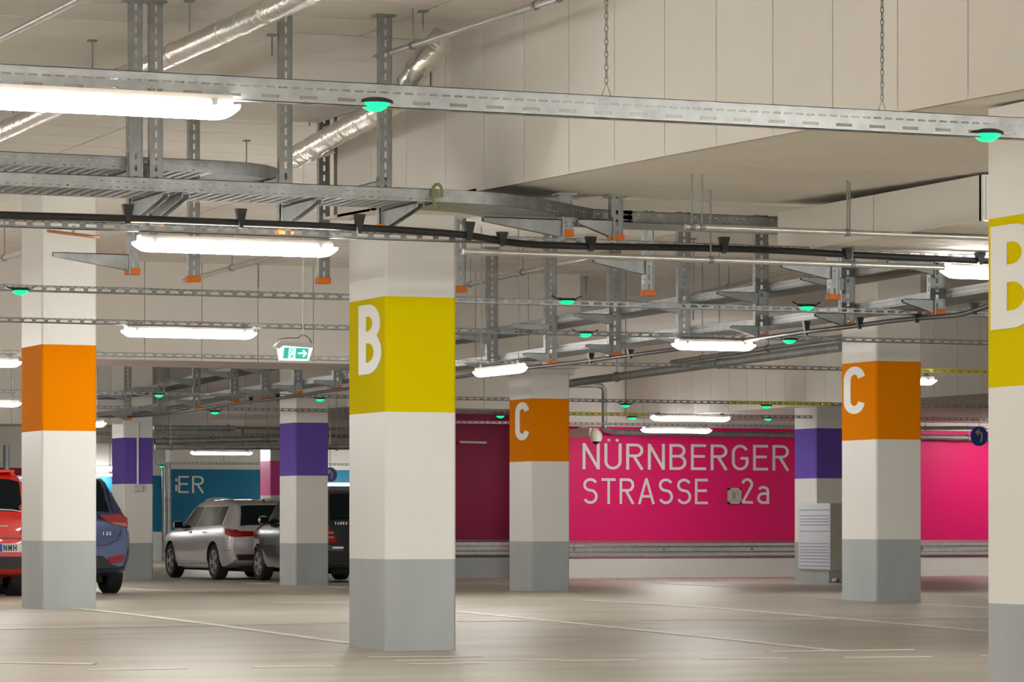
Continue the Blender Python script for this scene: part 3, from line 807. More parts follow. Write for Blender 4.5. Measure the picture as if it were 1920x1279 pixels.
q = [Pz(1260,680,3.1), Pz(1580,632,3.1)]
pipe('second grey pipe left of the right C column, under the middle lamp', q, .035, 'galv', clamps=[q[0].lerp(q[1], t) for t in (.2, .6)])
q = [Pv(1068,722,58.6), Pv(1118,722,58.6), Pv(1128,724,58.6), Pv(1133,731,58.6), Pv(1133,800,58.6), Pv(1134,806,59.0), Pv(1150,811,59.6)]
pipe('pipe with elbow coming down beside the lettering wall', q, .05, 'galv_dull')
pipe('long horizontal grey pipe along the top of the magenta wall', [Pv(1148,811,59.75), Pv(1500,816,59.75), Pv(1870,822,59.75)], .055, 'galv_dull', top=2.99)
pipe('lower pipe right of the right C column', [Pv(1722,778,57.5), Pv(1880,780,57.5)], .05, 'galv', top=2.99)
pipe('middle pipe right of the right C column', [Pv(1722,803,58.3), Pv(1880,802,58.3)], .035, 'galv', top=2.99)
pipe('pale conduit on the dark magenta wall', [Pv(862,829,60.9), Pv(912,830,60.9)], .025, 'housing', clamps=[])
pipe('thin horizontal pipe behind the left tray', [Pv(288,803,60), Pv(440,803,60)], .05, 'galv')
pipe('brown beam pipe above the left cars', [Pv(290,838,57.5), Pv(660,838,57.5)], .05, 'galv')
pipe('white pipe between left purple column and blue wall', [Pv(290,828,62), Pv(520,823,62)], .06, 'galv')
pipe('downpipe in the corner of the blue wall, left one', [Pv(309,868,93), Pv(309,1053,93)], .085, 'galv', name='downpipe')
pipe('downpipe in the corner of the blue wall, right one', [Pv(317,868,92.7), Pv(317,1053,92.7)], .06, 'galv', name='downpipe')
pipe('downpipe at the left picture edge above the red car', [Pv(12,835,93), Pv(12,1053,93)], .09, 'galv', name='downpipe')

# duct box under the lowered ceiling with white grille end
p1, p2 = P(1793,330,.84), P(1520,378,.947)
e = tag(empty('duct_box', (11.0, 18.8, 2.89)), 'beige clad duct box with white grille under the lowered ceiling', 'duct')
n = 2
for i in range(2):
    MB().box((0, i*1.42+.005, 0), (.03, (i+1)*1.42-.005, .29)).build('side_panel', 'panel', e)
MB().box((.03,.03,.0), (2.2,2.84,.29)).build('box_core', 'panel', e)
MB().box((.0,-.02,.0), (2.2,.03,.29)).build('grille', 'white', e)
for i in range(20):
    MB().box((.02+i*.035, -.026, .01), (.024+i*.035, -.02, .28)).build('grille_bar', 'plastic', e)
e.location.z = 2.87

# chains and rods
def chain(label, x, y0, y1, v):
    a, b = Pv(x, y0, v), Pv(x+2, y1, v); e = tag(empty('chain', b), label, 'chain')
    n = int((a.z-b.z)/.03); mk = []
    for k in (0, 1):
        mb = MB(); pts = [Vector((0,0,.0)) + (Vector((math.cos(t)*.008,0,math.sin(t)*.02)) if k == 0 else Vector((0,math.cos(t)*.008,math.sin(t)*.02))) for t in [i*math.pi/4 for i in range(9)]]
        mb.tube(pts, .0028, 5, caps=False); mk.append(mb)
    src = [None, None]
    for i in range(n):
        k = i % 2
        if src[k] is None: src[k] = mk[k].build('chain_link', 'galv_dull', e, loc=(0,0,.06+i*.03))
        else: part_copy(src[k], e, (0,0,.06+i*.03))
    MB().tube([(-.03,0,-.03),(0,0,.05),(.03,0,-.03)], .003, 5).build('hook', 'galv_dull', e)
chain('hanging chain left of centre, holding the top channel', 1135, -260, 175, v1+.02)
chain('hanging chain at the right, holding the top channel', 1652, -260, 206, v1+.02)
def rod(label, x, y0, y1, d, r=.006):
    a, b = P(x, y0, d), P(x, y1, d); e = tag(empty('threaded_rod', a), label, 'rod', 'thin suspension rods')
    MB().tube([(0,0,b.z-a.z), (0,0,0)], r, 6).build('rod', 'galv_dull', e)
    MB().box((-.03,-.03,-.012), (.03,.03,0)).build('anchor_plate', 'galv_dull', e)
for (x, y0, y1, lab) in [(173,75,128,'rod in the upper left, above the big lamp'), (355,0,60,'rod holding the diagonal foil duct'), (580,200,236,'rod holding the bent foil duct'),
                         (462,263,306,'rod above the curved tray bend'), (793,20,58,'rod holding the clamped pipe'), (25,198,214,'rod left below the big lamp'),(510,64,104,'short hooked rod left of the box beam')]:
    rod(lab, x, y0, y1, dz(y0, ZC))
for (x, y0, y1, lab) in [(1593,338,428,'rod hanging from the lowered ceiling to the pipe')]:
    rod(lab, x, y0, y1, .878)
for (x, y0, y1, d, lab) in [(485,495,538,1.72,'pointed rod before the middle bulkhead'), (1099,512,552,1.85,'rod above the left C column'), (1300,560,600,1.6,'rod behind the long tray run'),
                            (1173,498,640,1.75,'thin rod right of the fifth run post')]:
    rod(lab, x, YH-(ZC-HC)/.004/d, y1, d)

# ------------------------------------------------------------------ exit sign
vE = v4 - .6
o = Pv(551, 660, vE); sc_ = proj(o)[2]*.004/K
e = tag(empty('exit_sign', o), 'illuminated green exit sign with running figure and arrow hanging left of the B column', 'exit sign')
def sp(x, y): return ((x-551)*sc_, (660-y)*sc_*K)
MB().prism([sp(522,652), sp(530,645), sp(582,647), sp(585,650), sp(577,676), sp(526,676)], 1, -.02, .04).build('lit_body', 'sign_white', e)
MB().prism([sp(515,650), sp(524,641), sp(586,643), sp(587,650), sp(582,652), sp(530,649), sp(522,655)], 1, -.035, .05).build('hood', 'plastic', e)
MB().prism([sp(532,652), sp(577,653), sp(574,673), sp(529.5,673)], 1, -.026, -.02).build('green_panel', 'sign_green', e)
mb = MB()
def stroke(pts, w, y0=-.031, y1=-.026):
    A, B = ribbon([sp(*p) for p in pts], w*sc_); n = len(A)
    for i in range(n-1): mb.hexa([(A[i][0],y0,A[i][1]),(A[i+1][0],y0,A[i+1][1]),(B[i+1][0],y0,B[i+1][1]),(B[i][0],y0,B[i][1])],
                                 [(A[i][0],y1,A[i][1]),(A[i+1][0],y1,A[i+1][1]),(B[i+1][0],y1,B[i+1][1]),(B[i][0],y1,B[i][1])])
stroke([(557,662.5),(572,662.5)], 2.2); stroke([(566,657),(572,662.5),(566,669)], 2.0)
mb.build('arrow', 'sign_white', e); mb = MB()
stroke([(541.5,654.5),(552,654.5)], 1.4); stroke([(541.5,654.5),(540,672)], 1.6); stroke([(552,654.5),(550.5,672)], 1.6)
stroke([(549.5,657),(545,663),(542,669)], 1.8); stroke([(543,658),(546,660),(549,663)], 1.3); stroke([(545,663.5),(549,666),(550,670)], 1.5); stroke([(540,671.5),(550.5,671.5)], 1.2)
mb.build('running_figure', 'sign_white', e)
MB().tube([(sp(568,643)[0],0,sp(568,627)[1]), (sp(568,643)[0],0,ZC-o.z)], .006, 6).build('suspension_tube', 'white', e)
MB().tube([(sp(520,643)[0],0,sp(520,644)[1]), (sp(522,637)[0],0,sp(522,637)[1]), (sp(540,635)[0],0,sp(540,634)[1]), (sp(558,634)[0],0,sp(558,634)[1]), (sp(568,627)[0],0,sp(568,626)[1]), (sp(578,633)[0],0,sp(578,633)[1]), (sp(584,642)[0],0,sp(584,643)[1])], .004, 6).build('wire', 'black', e)

# ------------------------------------------------------------------ things at the magenta wall
def rail(label, u0, u1, v, z0):
    e = tag(empty('guard_rail', (u0, v, z0)), label, 'crash rail')
    prof = [(0,0),(-.02,.02),(-.075,.05),(-.075,.10),(-.025,.135),(-.025,.20),(-.075,.235),(-.075,.285),(-.02,.32),(0,.34),(.006,.34),(.006,0)]
    MB().prism(prof, 0, 0, u1-u0).build('rail_beam', 'steel', e)
    n = int((u1-u0)/1.9)
    for i in range(n):
        MB().lathe([(-.05,0),(-.05,.018),(-.02,.022),(-.02,0)], 8, 'y', (.5+i*1.9,0,.17)).build('bolt', 'galv_dull', e)
    MB().box((0,-.085,.13), (.28,-.03,.205)).build('end_sleeve', 'galv_dull', e)
    return e
rail('bright crash rail along the lit magenta wall', 25.63, 42, VM, .31)
rail('shaded crash rail in the recess left of the C column', 22.6, 25.5, 61.08, .33)
a = Pv(1376, 930, VM); b = Pv(1376, 931, VM)
px_ = (a.z-b.z)
e = tag(empty('wall_display', (a.x, VM, a.z)), 'small square framed panel on the magenta wall left of the 2a', 'panel')
fw = 13.5*px_
for (x0, z0, x1, z1) in [(-fw,-fw*1.1,-fw*.72,fw*1.1), (fw*.72,-fw*1.1,fw,fw*1.1), (-fw,fw*.82,fw,fw*1.1), (-fw,-fw*1.1,fw,-fw*.82)]:
    MB().box((x0,-.05,z0), (x1,-.002,z1)).build('frame', 'housing', e)
MB().box((-fw*.72,-.03,-fw*.82), (fw*.72,-.002,fw*.82)).build('screen', 'grey_box', e)
MB().box((-fw*.25,-.034,-fw*.4), (fw*.12,-.03,fw*.5)).build('pictogram', 'ink', e)
# dome camera
o = Pv(1117, 820, 59.0); q = proj(o)[2]*.004
e = tag(empty('dome_camera', o), 'cream dome security camera above the letter N', 'camera')
MB().lathe([(-8*q,10*q),(-2*q,12.5*q),(6*q,12*q),(14*q,8*q),(18*q,5*q),(18*q,0)], 20, 'z').build('dome_housing', 'cream', e, smooth=True)
MB().lathe([(-14*q,0),(-12.5*q,4*q),(-8*q,7.5*q),(-7*q,9.5*q)], 16, 'z').build('lens_dome', 'glass', e, smooth=True)
MB().box((-13*q,.0,2*q), (-4*q,1.0,18*q)).build('bracket_arm', 'cream', e)
o = Pv(1094, 808, 59.9)
tag(MB().box((-7*q,-.08,-7*q), (7*q,.09,8*q)).build('junction_box', 'cream', loc=o, bevel=.01), 'small cream junction box left of the dome camera', 'box')
# electrical cabinet in front of the right purple column
o = Pv(1524, 1068, 51.6); q = .00892
zf = g(51.6)
e = tag(empty('electrical_cabinet', (o.x, 51.5, zf)), 'grey electrical cabinet with paper tag sheet beside the right purple column', 'cabinet')
wz = lambda y: HC + (YH-y)*proj((o.x, 51.5, 0))[2]*.004 - zf
MB().box((0,-.55,wz(1070)), (1.0,.6,wz(944))).build('cabinet_body', 'grey_box', e, bevel=.01)
MB().box((.02,-.45,0), (.95,.45,wz(1070))).build('base', 'plinth', e)
MB().box((-.012,-.55,wz(1067)), (-.002,.6,wz(944))).build('side_sheet', 'paper', e)
for i, y in enumerate([957,968,974,979,985,997,1020,1026,1032,1037,1043,1049,1055,1062]):
    MB().box((-.016,-.53,wz(y)), (-.012,.55,wz(y)+.012)).build('print_line', 'ink', e)
MB().tube([(.75,-.56,wz(955)), (.45,-.57,wz(985)), (.38,-.57,wz(1015)), (.45,-.57,wz(1040)), (.85,-.56,wz(1064))], .022, 8).build('cable_loop', 'black', e, smooth=True)
for k, (x, y, m) in enumerate([(1566,1079,'housing'), (1574,1077,'plinth'), (1570,1086,'blue_paint')]):
    p = Pv(x, y, 50.7); mb = MB(); bm = bmesh.new(); bmesh.ops.create_icosphere(bm, subdivisions=2, radius=.05)
    for v_ in bm.verts: v_.co *= 1 + random.uniform(-.3, .3); v_.co.z *= .75
    mb.add([v_.co for v_ in bm.verts], [[w.index for w in f.verts] for f in bm.faces]); bm.free()
    p.z = g(50.7)+.05
    tag(mb.build('rag', m, loc=p), ['beige crumpled rag under the cabinet', 'grey crumpled rag under the cabinet', 'blue crumpled rag under the cabinet'][k], 'rag')
# round blue direction signs
def round_sign(label, x, y, v, r, hang):
    p = Pv(x, y, v); e = tag(empty('round_sign', p), label, 'sign')
    MB().lathe([(-.012,0),(-.012,r*.96),(-.006,r),(.012,r),(.012,0)], 32, 'y').build('disc', 'sign_blue', e, smooth=True)
    mb = MB(); st = [(.12*r,-.6*r),(.25*r,-.1*r),(.22*r,.25*r),(.0,.42*r),(-.3*r,.40*r)]
    for pts, w in [(st, .16*r), ([(-.05*r,.72*r),(-.42*r,.40*r),(-.1*r,.08*r)], .14*r)]:
        A, B = ribbon(pts, w)
        for i in range(len(A)-1):
            mb.hexa([(A[i][0],-.018,A[i][1]),(A[i+1][0],-.018,A[i+1][1]),(B[i+1][0],-.018,B[i+1][1]),(B[i][0],-.018,B[i][1])],
                    [(A[i][0],-.012,A[i][1]),(A[i+1][0],-.012,A[i+1][1]),(B[i+1][0],-.012,B[i+1][1]),(B[i][0],-.012,B[i][1])])
    mb.build('arrow', 'gold', e)
    MB().tube([(0,.0,r*.9), (0,0,r+hang)], .008, 6).build('hanger', 'galv', e)
round_sign('round blue sign with turning arrow beside the right edge column', 1836, 818, 50.0, .165, 3.0-HC-(YH-818)*.004*2.1-.165+.03)
round_sign('far round blue sign at the right side of the purple column', 619, 890, 62, .14, 2.75)
# conduit and junction box on the left purple column
o = colPL.location; q = .01
e = tag(empty('column_conduit', (o.x-.02, o.y-.41, 0)), 'white conduit with junction box on the left purple column', 'conduit')
zz = lambda y: HC + (YH-y)*2.5*.004
MB().tube([(0,-.03,zz(792)), (0,-.03,zz(908))], .022, 8).build('conduit_tube', 'white', e, smooth=True)
MB().box((-.085,-.09,zz(922)), (.085,0,zz(909))).build('junction_box', 'plastic', e, bevel=.01)

# ------------------------------------------------------------------ cars (all stand along +v, seen from behind left)
def lerp_tab(tab, y):
    if y <= tab[0][0]: return tab[0][1]
    for i in range(len(tab)-1):
        if y <= tab[i+1][0]:
            p0, p1, p2, p3 = tab[max(i-1,0)], tab[i], tab[i+1], tab[min(i+2,len(tab)-1)]
            h = p2[0]-p1[0]; t = (y-p1[0])/h
            s1 = (p2[1]-p1[1])/h
            def sl(a, b): return (b[1]-a[1])/max(b[0]-a[0], 1e-6)
            sa, sb = sl(p0, p1) if p0 is not p1 else s1, sl(p2, p3) if p3 is not p2 else s1
            m1 = 0 if sa*s1 <= 0 else 2*sa*s1/(sa+s1); m2 = 0 if sb*s1 <= 0 else 2*sb*s1/(sb+s1)
            return (2*t**3-3*t*t+1)*p1[1] + (t**3-2*t*t+t)*m1*h + (-2*t**3+3*t*t)*p2[1] + (t**3-t*t)*m2*h
    return tab[-1][1]
class Car:
    """body lofted from rear (y = 0) to nose (y = L); tables over y"""
    def __init__(s, L, W, roof, belt, wt, wid, zlow, gl):
        s.L, s.W, s.roof, s.belt, s.wt, s.wid, s.zl = L, W, roof, belt, wt, wid, zlow
    def section(s, y):
        w = s.W/2*lerp_tab(s.wid, y); r = lerp_tab(s.roof, y); b = min(lerp_tab(s.belt, y), r-.02); wt = w*lerp_tab(s.wt, y); z = lerp_tab(s.zl, y)
        k = [(0,z), (w*.80,z), (w*.93,z+.03), (w*.985,z+.16), (w,z+(b-z)*.48), (w*.99,z+(b-z)*.72), (w*.965,b-.05), (w*.94,b), (wt+.012,r-.065), (wt-.03,r-.022), (wt*.7,r-.006), (0,r)]
        return k
    def side_x(s, y, z):
        k = s.section(y)
        best = k[3][0]
        for a, b in zip(k[2:], k[3:]):
            lo, hi = min(a[1], b[1]), max(a[1], b[1])
            if lo <= z <= hi and hi > lo:
                t = (z-a[1])/(b[1]-a[1]); return a[0] + (b[0]-a[0])*t
        return best
    def top_z(s, y, x):
        k = s.section(y); x = abs(x)
        for a, b in zip(k[7:], k[8:]):
            if b[0] <= x <= a[0]: 
                t = (a[0]-x)/max(a[0]-b[0], 1e-6); return a[1] + (b[1]-a[1])*t
        return k[-1][1]
    def body(s):
        n = 72; ys = [0, .012, .03, .06, .1] + [.1 + (s.L-.2)*i/n for i in range(1, n)] + [s.L-.1, s.L-.06, s.L-.03, s.L-.01, s.L]
        mb = MB(); m = None
        for y in ys:
            k = s.section(y); ring = [(x, y, z) for x, z in k] + [(-x, y, z) for x, z in k[-2:0:-1]]
            m = len(ring); mb.v += ring
        for i in range(len(ys)-1):
            for j in range(m): mb.f.append((i*m+j, i*m+(j+1) % m, (i+1)*m+(j+1) % m, (i+1)*m+j)); mb.mi.append(0)
        mb.f.append(tuple(range(m))[::-1]); mb.f.append(tuple((len(ys)-1)*m+j for j in range(m))); mb.mi += [0, 0]
        return mb
def side_patch(car, poly4, side, off=.004, th=.006, nu_=8, nv=5):
    """quad given by four (y, z) corners laid on the car's side"""
    (a, b, c, d) = poly4; vv = []
    for layer in (off-th, off):
        for j in range(nv+1):
            for i in range(nu_+1):
                s_, t = i/nu_, j/nv
                y = (a[0]*(1-s_)+b[0]*s_)*(1-t) + (d[0]*(1-s_)+c[0]*s_)*t; z = (a[1]*(1-s_)+b[1]*s_)*(1-t) + (d[1]*(1-s_)+c[1]*s_)*t
                vv.append((side*(car.side_x(y, z)+layer), y, z))
    return grid_solid(vv, nu_, nv)
def grid_solid(vv, nu_, nv):
    N = (nu_+1)*(nv+1); ff = []
    ix = lambda i, j: j*(nu_+1)+i
    for j in range(nv):
        for i in range(nu_):
            ff.append((N+ix(i,j), N+ix(i+1,j), N+ix(i+1,j+1), N+ix(i,j+1))); ff.append((ix(i,j+1), ix(i+1,j+1), ix(i+1,j), ix(i,j)))
    for i in range(nu_):
        ff.append((ix(i,0), ix(i+1,0), N+ix(i+1,0), N+ix(i,0))); ff.append((N+ix(i,nv), N+ix(i+1,nv), ix(i+1,nv), ix(i,nv)))
    for j in range(nv):
        ff.append((N+ix(0,j), N+ix(0,j+1), ix(0,j+1), ix(0,j))); ff.append((ix(nu_,j), ix(nu_,j+1), N+ix(nu_,j+1), N+ix(nu_,j)))
    return MB().add(vv, ff)
def top_patch(car, y0, y1, k0, k1, off=.005, th=.008, nu_=10, nv=8):
    """patch over the top surface (screens) between stations y0..y1, covering fraction k of the top width"""
    vv = []
    for layer in (off-th, off):
        for j in range(nv+1):
            y = y0+(y1-y0)*j/nv; k = k0+(k1-k0)*j/nv; w = car.section(y)[8][0]*k
            for i in range(nu_+1):
                x = -w + 2*w*i/nu_; sl = (car.section(y1)[-1][1]-car.section(y0)[-1][1])/(y1-y0); nn = math.hypot(1, sl)
                vv.append((x, y - layer*sl/nn, car.top_z(y, x) + layer/nn))
    return grid_solid(vv, nu_, nv)
def rear_poly(poly, y=-.006, th=.012): return MB().prism(poly, 1, y, y+th)
def wheel(e, x, y, r, w, side, rim='alloy', spokes=5, name='wheel'):
    wl = empty(name, (x, y, r)); wl.parent = e
    o = w/2
    MB().lathe([(-o+.02,r*.64),(-o,r*.72),(-o,r*.90),(-o+.025,r*.985),(0,r),(o-.025,r*.985),(o,r*.90),(o,r*.72),(o-.02,r*.64)], 36, 'x').build('tyre', 'rubber', wl, smooth=True)
    MB().lathe([(side*(o-.07),0),(side*(o-.07),r*.60),(side*(o-.01),r*.65),(side*(o-.03),r*.70),(-side*o*.6,r*.66)], 36, 'x').build('rim_barrel', 'arch', wl, smooth=True)
    mb = MB(); sx = side*(o-.012)
    for k in range(spokes):
        for dlt in (-.16, .16):
            a = 2*math.pi*k/spokes + dlt; ca, sa = math.cos(a), math.sin(a); w_ = .021
            def pt(rr, q, xx): return (xx, rr*ca - q*sa, rr*sa + q*ca)
            mb.hexa([pt(.03,-w_,sx-side*.03), pt(r*.66,-w_,sx-side*.02), pt(r*.66,w_,sx-side*.02), pt(.03,w_,sx-side*.03)],
                    [pt(.03,-w_,sx), pt(r*.66,-w_,sx+side*.004), pt(r*.66,w_,sx+side*.004), pt(.03,w_,sx)])
    mb.lathe([(sx-side*.02,0),(sx+side*.006,.0),(sx+side*.006,.05),(sx-side*.03,.06)], 16, 'x')
    mb.lathe([(sx-side*.03,r*.62),(sx+side*.004,r*.62),(sx+side*.006,r*.68),(sx-side*.03,r*.70)], 36, 'x')
    mb.build('rim', rim, wl, smooth=False)
    return wl
def mirror(e, car, y, z, side, m):
    x = side*(car.side_x(y, z)+.10); mr = empty('wing_mirror', (x, y, z+.06)); mr.parent = e
    bm = bmesh.new(); bmesh.ops.create_uvsphere(bm, u_segments=14, v_segments=10, radius=1)
    mb = MB().add([(v.co.x*.105, v.co.y*.06, v.co.z*.085) for v in bm.verts], [[w.index for w in f.verts] for f in bm.faces]); bm.free()
    mb.build('mirror_shell', m, mr, smooth=True)
    MB().box((-.02-side*.10,-.02,-.07), (.05-side*.10,.025,-.04)).build('mirror_foot', 'black', mr)
    MB().box((-.08,-.066,-.06), (.08,-.055,.055)).build('mirror_glass', 'glass', mr)
def build_car(name, label, u_left, v_rear, car, paint, wb, r, wheels, extra):
    uc = u_left + car.W/2; z = g(v_rear+car.L*.4)
    e = tag(empty(name, (uc, v_rear, z)), label, 'car')
    body = car.body().build('body', paint, e, smooth=True)
    cut = []
    for y in wb:
        for sd in (-1, 1):
            c = MB().lathe([(sd*(car.W/2-.30),0),(sd*(car.W/2-.30),r*1.17),(sd*(car.W/2+.1),r*1.17),(sd*(car.W/2+.1),0)], 36, 'x', (0,y,r)).build('cut', 'arch', e)
            bmx = bmesh.new(); bmx.from_mesh(c.data); bmesh.ops.remove_doubles(bmx, verts=bmx.verts, dist=1e-5); bmesh.ops.recalc_face_normals(bmx, faces=bmx.faces); bmx.to_mesh(c.data); bmx.free()
            cut.append(c)
    bmx = bmesh.new(); bmx.from_mesh(body.data); bmesh.ops.remove_doubles(bmx, verts=bmx.verts, dist=1e-6); bmesh.ops.recalc_face_normals(bmx, faces=bmx.faces); bmx.to_mesh(body.data); bmx.free()
    for c in cut:
        md = body.modifiers.new('arch', 'BOOLEAN'); md.operation = 'DIFFERENCE'; md.object = c; md.solver = 'EXACT'
        try: md.material_mode = 'TRANSFER'
        except Exception: pass
    dg = bpy.context.evaluated_depsgraph_get(); dg.update()
    me = bpy.data.meshes.new_from_object(body.evaluated_get(dg))
    body.modifiers.clear(); body.data = me
    me.shade_smooth(); me.set_sharp_from_angle(angle=R(32))
    for c in cut: bpy.data.objects.remove(c, do_unlink=True)
    for (y, sd) in wheels: wheel(e, sd*(car.W/2-.125), wb[y], r, .22, sd)
    MB().box((-car.W/2+.35,.3,.16), (car.W/2-.35,car.L-.3,.34)).build('underbody', 'arch', e)
    extra(e, car); return e
def seam(e, car, side, pts, w=.007):
    mb = MB()
    for a, b in zip(pts, pts[1:]):
        n = 6
        for i in range(n):
            p = [(a[0]+(b[0]-a[0])*t, a[1]+(b[1]-a[1])*t) for t in (i/n, (i+1)/n)]
            (y0, z0), (y1, z1) = p; dy, dz_ = y1-y0, z1-z0; l = math.hypot(dy, dz_); ny, nz = -dz_/l*w/2, dy/l*w/2
            q = [(y0-ny,z0-nz),(y1-ny,z1-nz),(y1+ny,z1+nz),(y0+ny,z0+nz)]
            mb.add([(side*(car.side_x(y,z)+.0015), y, z) for y, z in q], [(0,1,2,3)])
    return mb.build('panel_gap', 'black', e)
def plate(e, x, z, txt, w=.52, y=-.03):
    pl = MB().box((x-w/2,y,z-.055), (x+w/2,y+.02,z+.055)).build('number_plate', 'plate_white', e)
    MB().box((x-w/2+.003,y-.003,z-.05), (x-w/2+.045,y,z+.05)).build('country_strip', 'plate_blue', pl)
    u = x-w/2+.06
    for c in txt:
        letter(c, .6, .17, .078, (u, y, z-.039), (1,0,0), (0,-1,0), 'plate_letter', 'black', pl, thick=.003); u += .062

# --- silver estate
est = Car(4.77, 1.83,
    roof=[(0,.93),(.03,.99),(.08,1.03),(.30,1.30),(.42,1.405),(.52,1.435),(1.0,1.487),(1.9,1.515),(2.6,1.475),(2.95,1.40),(3.35,1.18),(3.75,1.0),(4.2,.92),(4.55,.80),(4.7,.68),(4.77,.52)],
    belt=[(0,.90),(.4,1.02),(1.5,.985),(3.0,.93),(3.7,.92),(4.2,.84),(4.6,.70),(4.77,.46)],
    wt=[(0,.86),(.4,.70),(1.0,.70),(2.2,.70),(2.9,.69),(3.4,.76),(3.9,.86),(4.77,.8)],
    wid=[(0,.90),(.03,.93),(.12,.965),(.5,.99),(1.4,1.0),(3.4,1.0),(4.2,.965),(4.6,.87),(4.77,.62)],
    zlow=[(0,.36),(.1,.30),(.6,.22),(4.2,.2),(4.77,.26)], gl=None)
def estate_extra(e, c):
    s_ = -1
    o = side_patch(c, [(.50,1.005),(3.42,.955),(2.78,1.385),(.66,1.385)], s_, off=.003, nu_=26).build('window_frame', 'chrome', e, smooth=True)
    o['label'] = 'chrome window surround'
    for q in [[(.62,1.03),(1.16,1.02),(1.14,1.372),(.74,1.372)], [(1.20,1.02),(2.13,.995),(2.10,1.372),(1.19,1.372)], [(2.20,.995),(3.33,.968),(2.76,1.372),(2.17,1.372)]]:
        side_patch(c, q, s_, off=.007, nu_=12).build('side_window', 'glass', e, smooth=True)
    top_patch(c, .075, .40, .90, .86, off=.006).build('rear_window', 'glass', e, smooth=True)
    top_patch(c, 2.98, 3.70, .88, .95, off=.004).build('windscreen', 'glass', e, smooth=True)
    # tail lights wrap around the corner
    for sd in (-1, 1):
        tl = side_patch(c, [(.0,.80),(.30,.86),(.36,.97),(.0,.935)], sd, off=.006, nu_=10).build('tail_light', 'tail_red', e, smooth=True)
        rear_poly([(sd*.42,.815),(sd*.80,.80),(sd*.815,.92),(sd*.42,.91)]).build('tail_light', 'tail_red', e)
    plate(e, 0, .72, 'MNI')
    rear_poly([(-.72,.37),(.72,.37),(.76,.47),(-.76,.47)], y=-.008).build('bumper_insert', 'black', e)
    rear_poly([(-.75,.47),(.75,.47),(.75,.485),(-.75,.485)], y=-.012).build('reflector_strip', 'tail_red', e)
    for sd in (-1,):
        seam(e, c, sd, [(1.10,.40),(1.28,.62),(1.22,.98)]); seam(e, c, sd, [(2.15,.30),(2.16,.98)]); seam(e, c, sd, [(3.32,.32),(3.38,.60),(3.36,.95)]); seam(e, c, sd, [(1.30,.30),(3.3,.28)])
        seam(e, c, sd, [(.02,.56),(.30,.55),(.34,.78)])
        side_patch(c, [(1.35,.325),(3.3,.315),(3.3,.335),(1.35,.345)], sd, off=.012, nu_=14, nv=1).build('sill_trim', 'chrome', e)
        for y in (1.45, 2.42):
            p = side_patch(c, [(y,.885),(y+.20,.878),(y+.20,.905),(y,.912)], sd, off=.03, th=.02, nu_=4, nv=1).build('door_handle', 'silver_paint', e)
        side_patch(c, [(.40,.80),(3.7,.775),(3.7,.782),(.40,.81)], sd, off=.006, nu_=24, nv=1).build('shoulder_crease', 'silver_paint', e)
        mirror(e, c, 3.12, .97, sd, 'silver_paint')
    for sd in (-1, 1):
        MB().tube([(sd*.54, y, c.top_z(y, .54)+.035) for y in [.62+.25*i for i in range(9)]], .012, 6).build('roof_rail', 'chrome', e, smooth=True)
    MB().prism([(.55,0),(.72,0),(.60,.06)], 0, -.012, .012).build('antenna_fin', 'black', e).location = (0,.1,1.455)
    MB().lathe([(0,0),(-.004,.045),(.004,.045)], 20, 'y', (0,-.008,.90)).build('badge', 'chrome', e)
pE = P(428, 985, 2.46)
build_car('estate_car', 'silver estate car parked behind the left purple column', pE.x, pE.y, est, 'silver_paint', (.98, 3.77), .335, [(0,-1),(0,1),(1,-1),(1,1)], estate_extra)

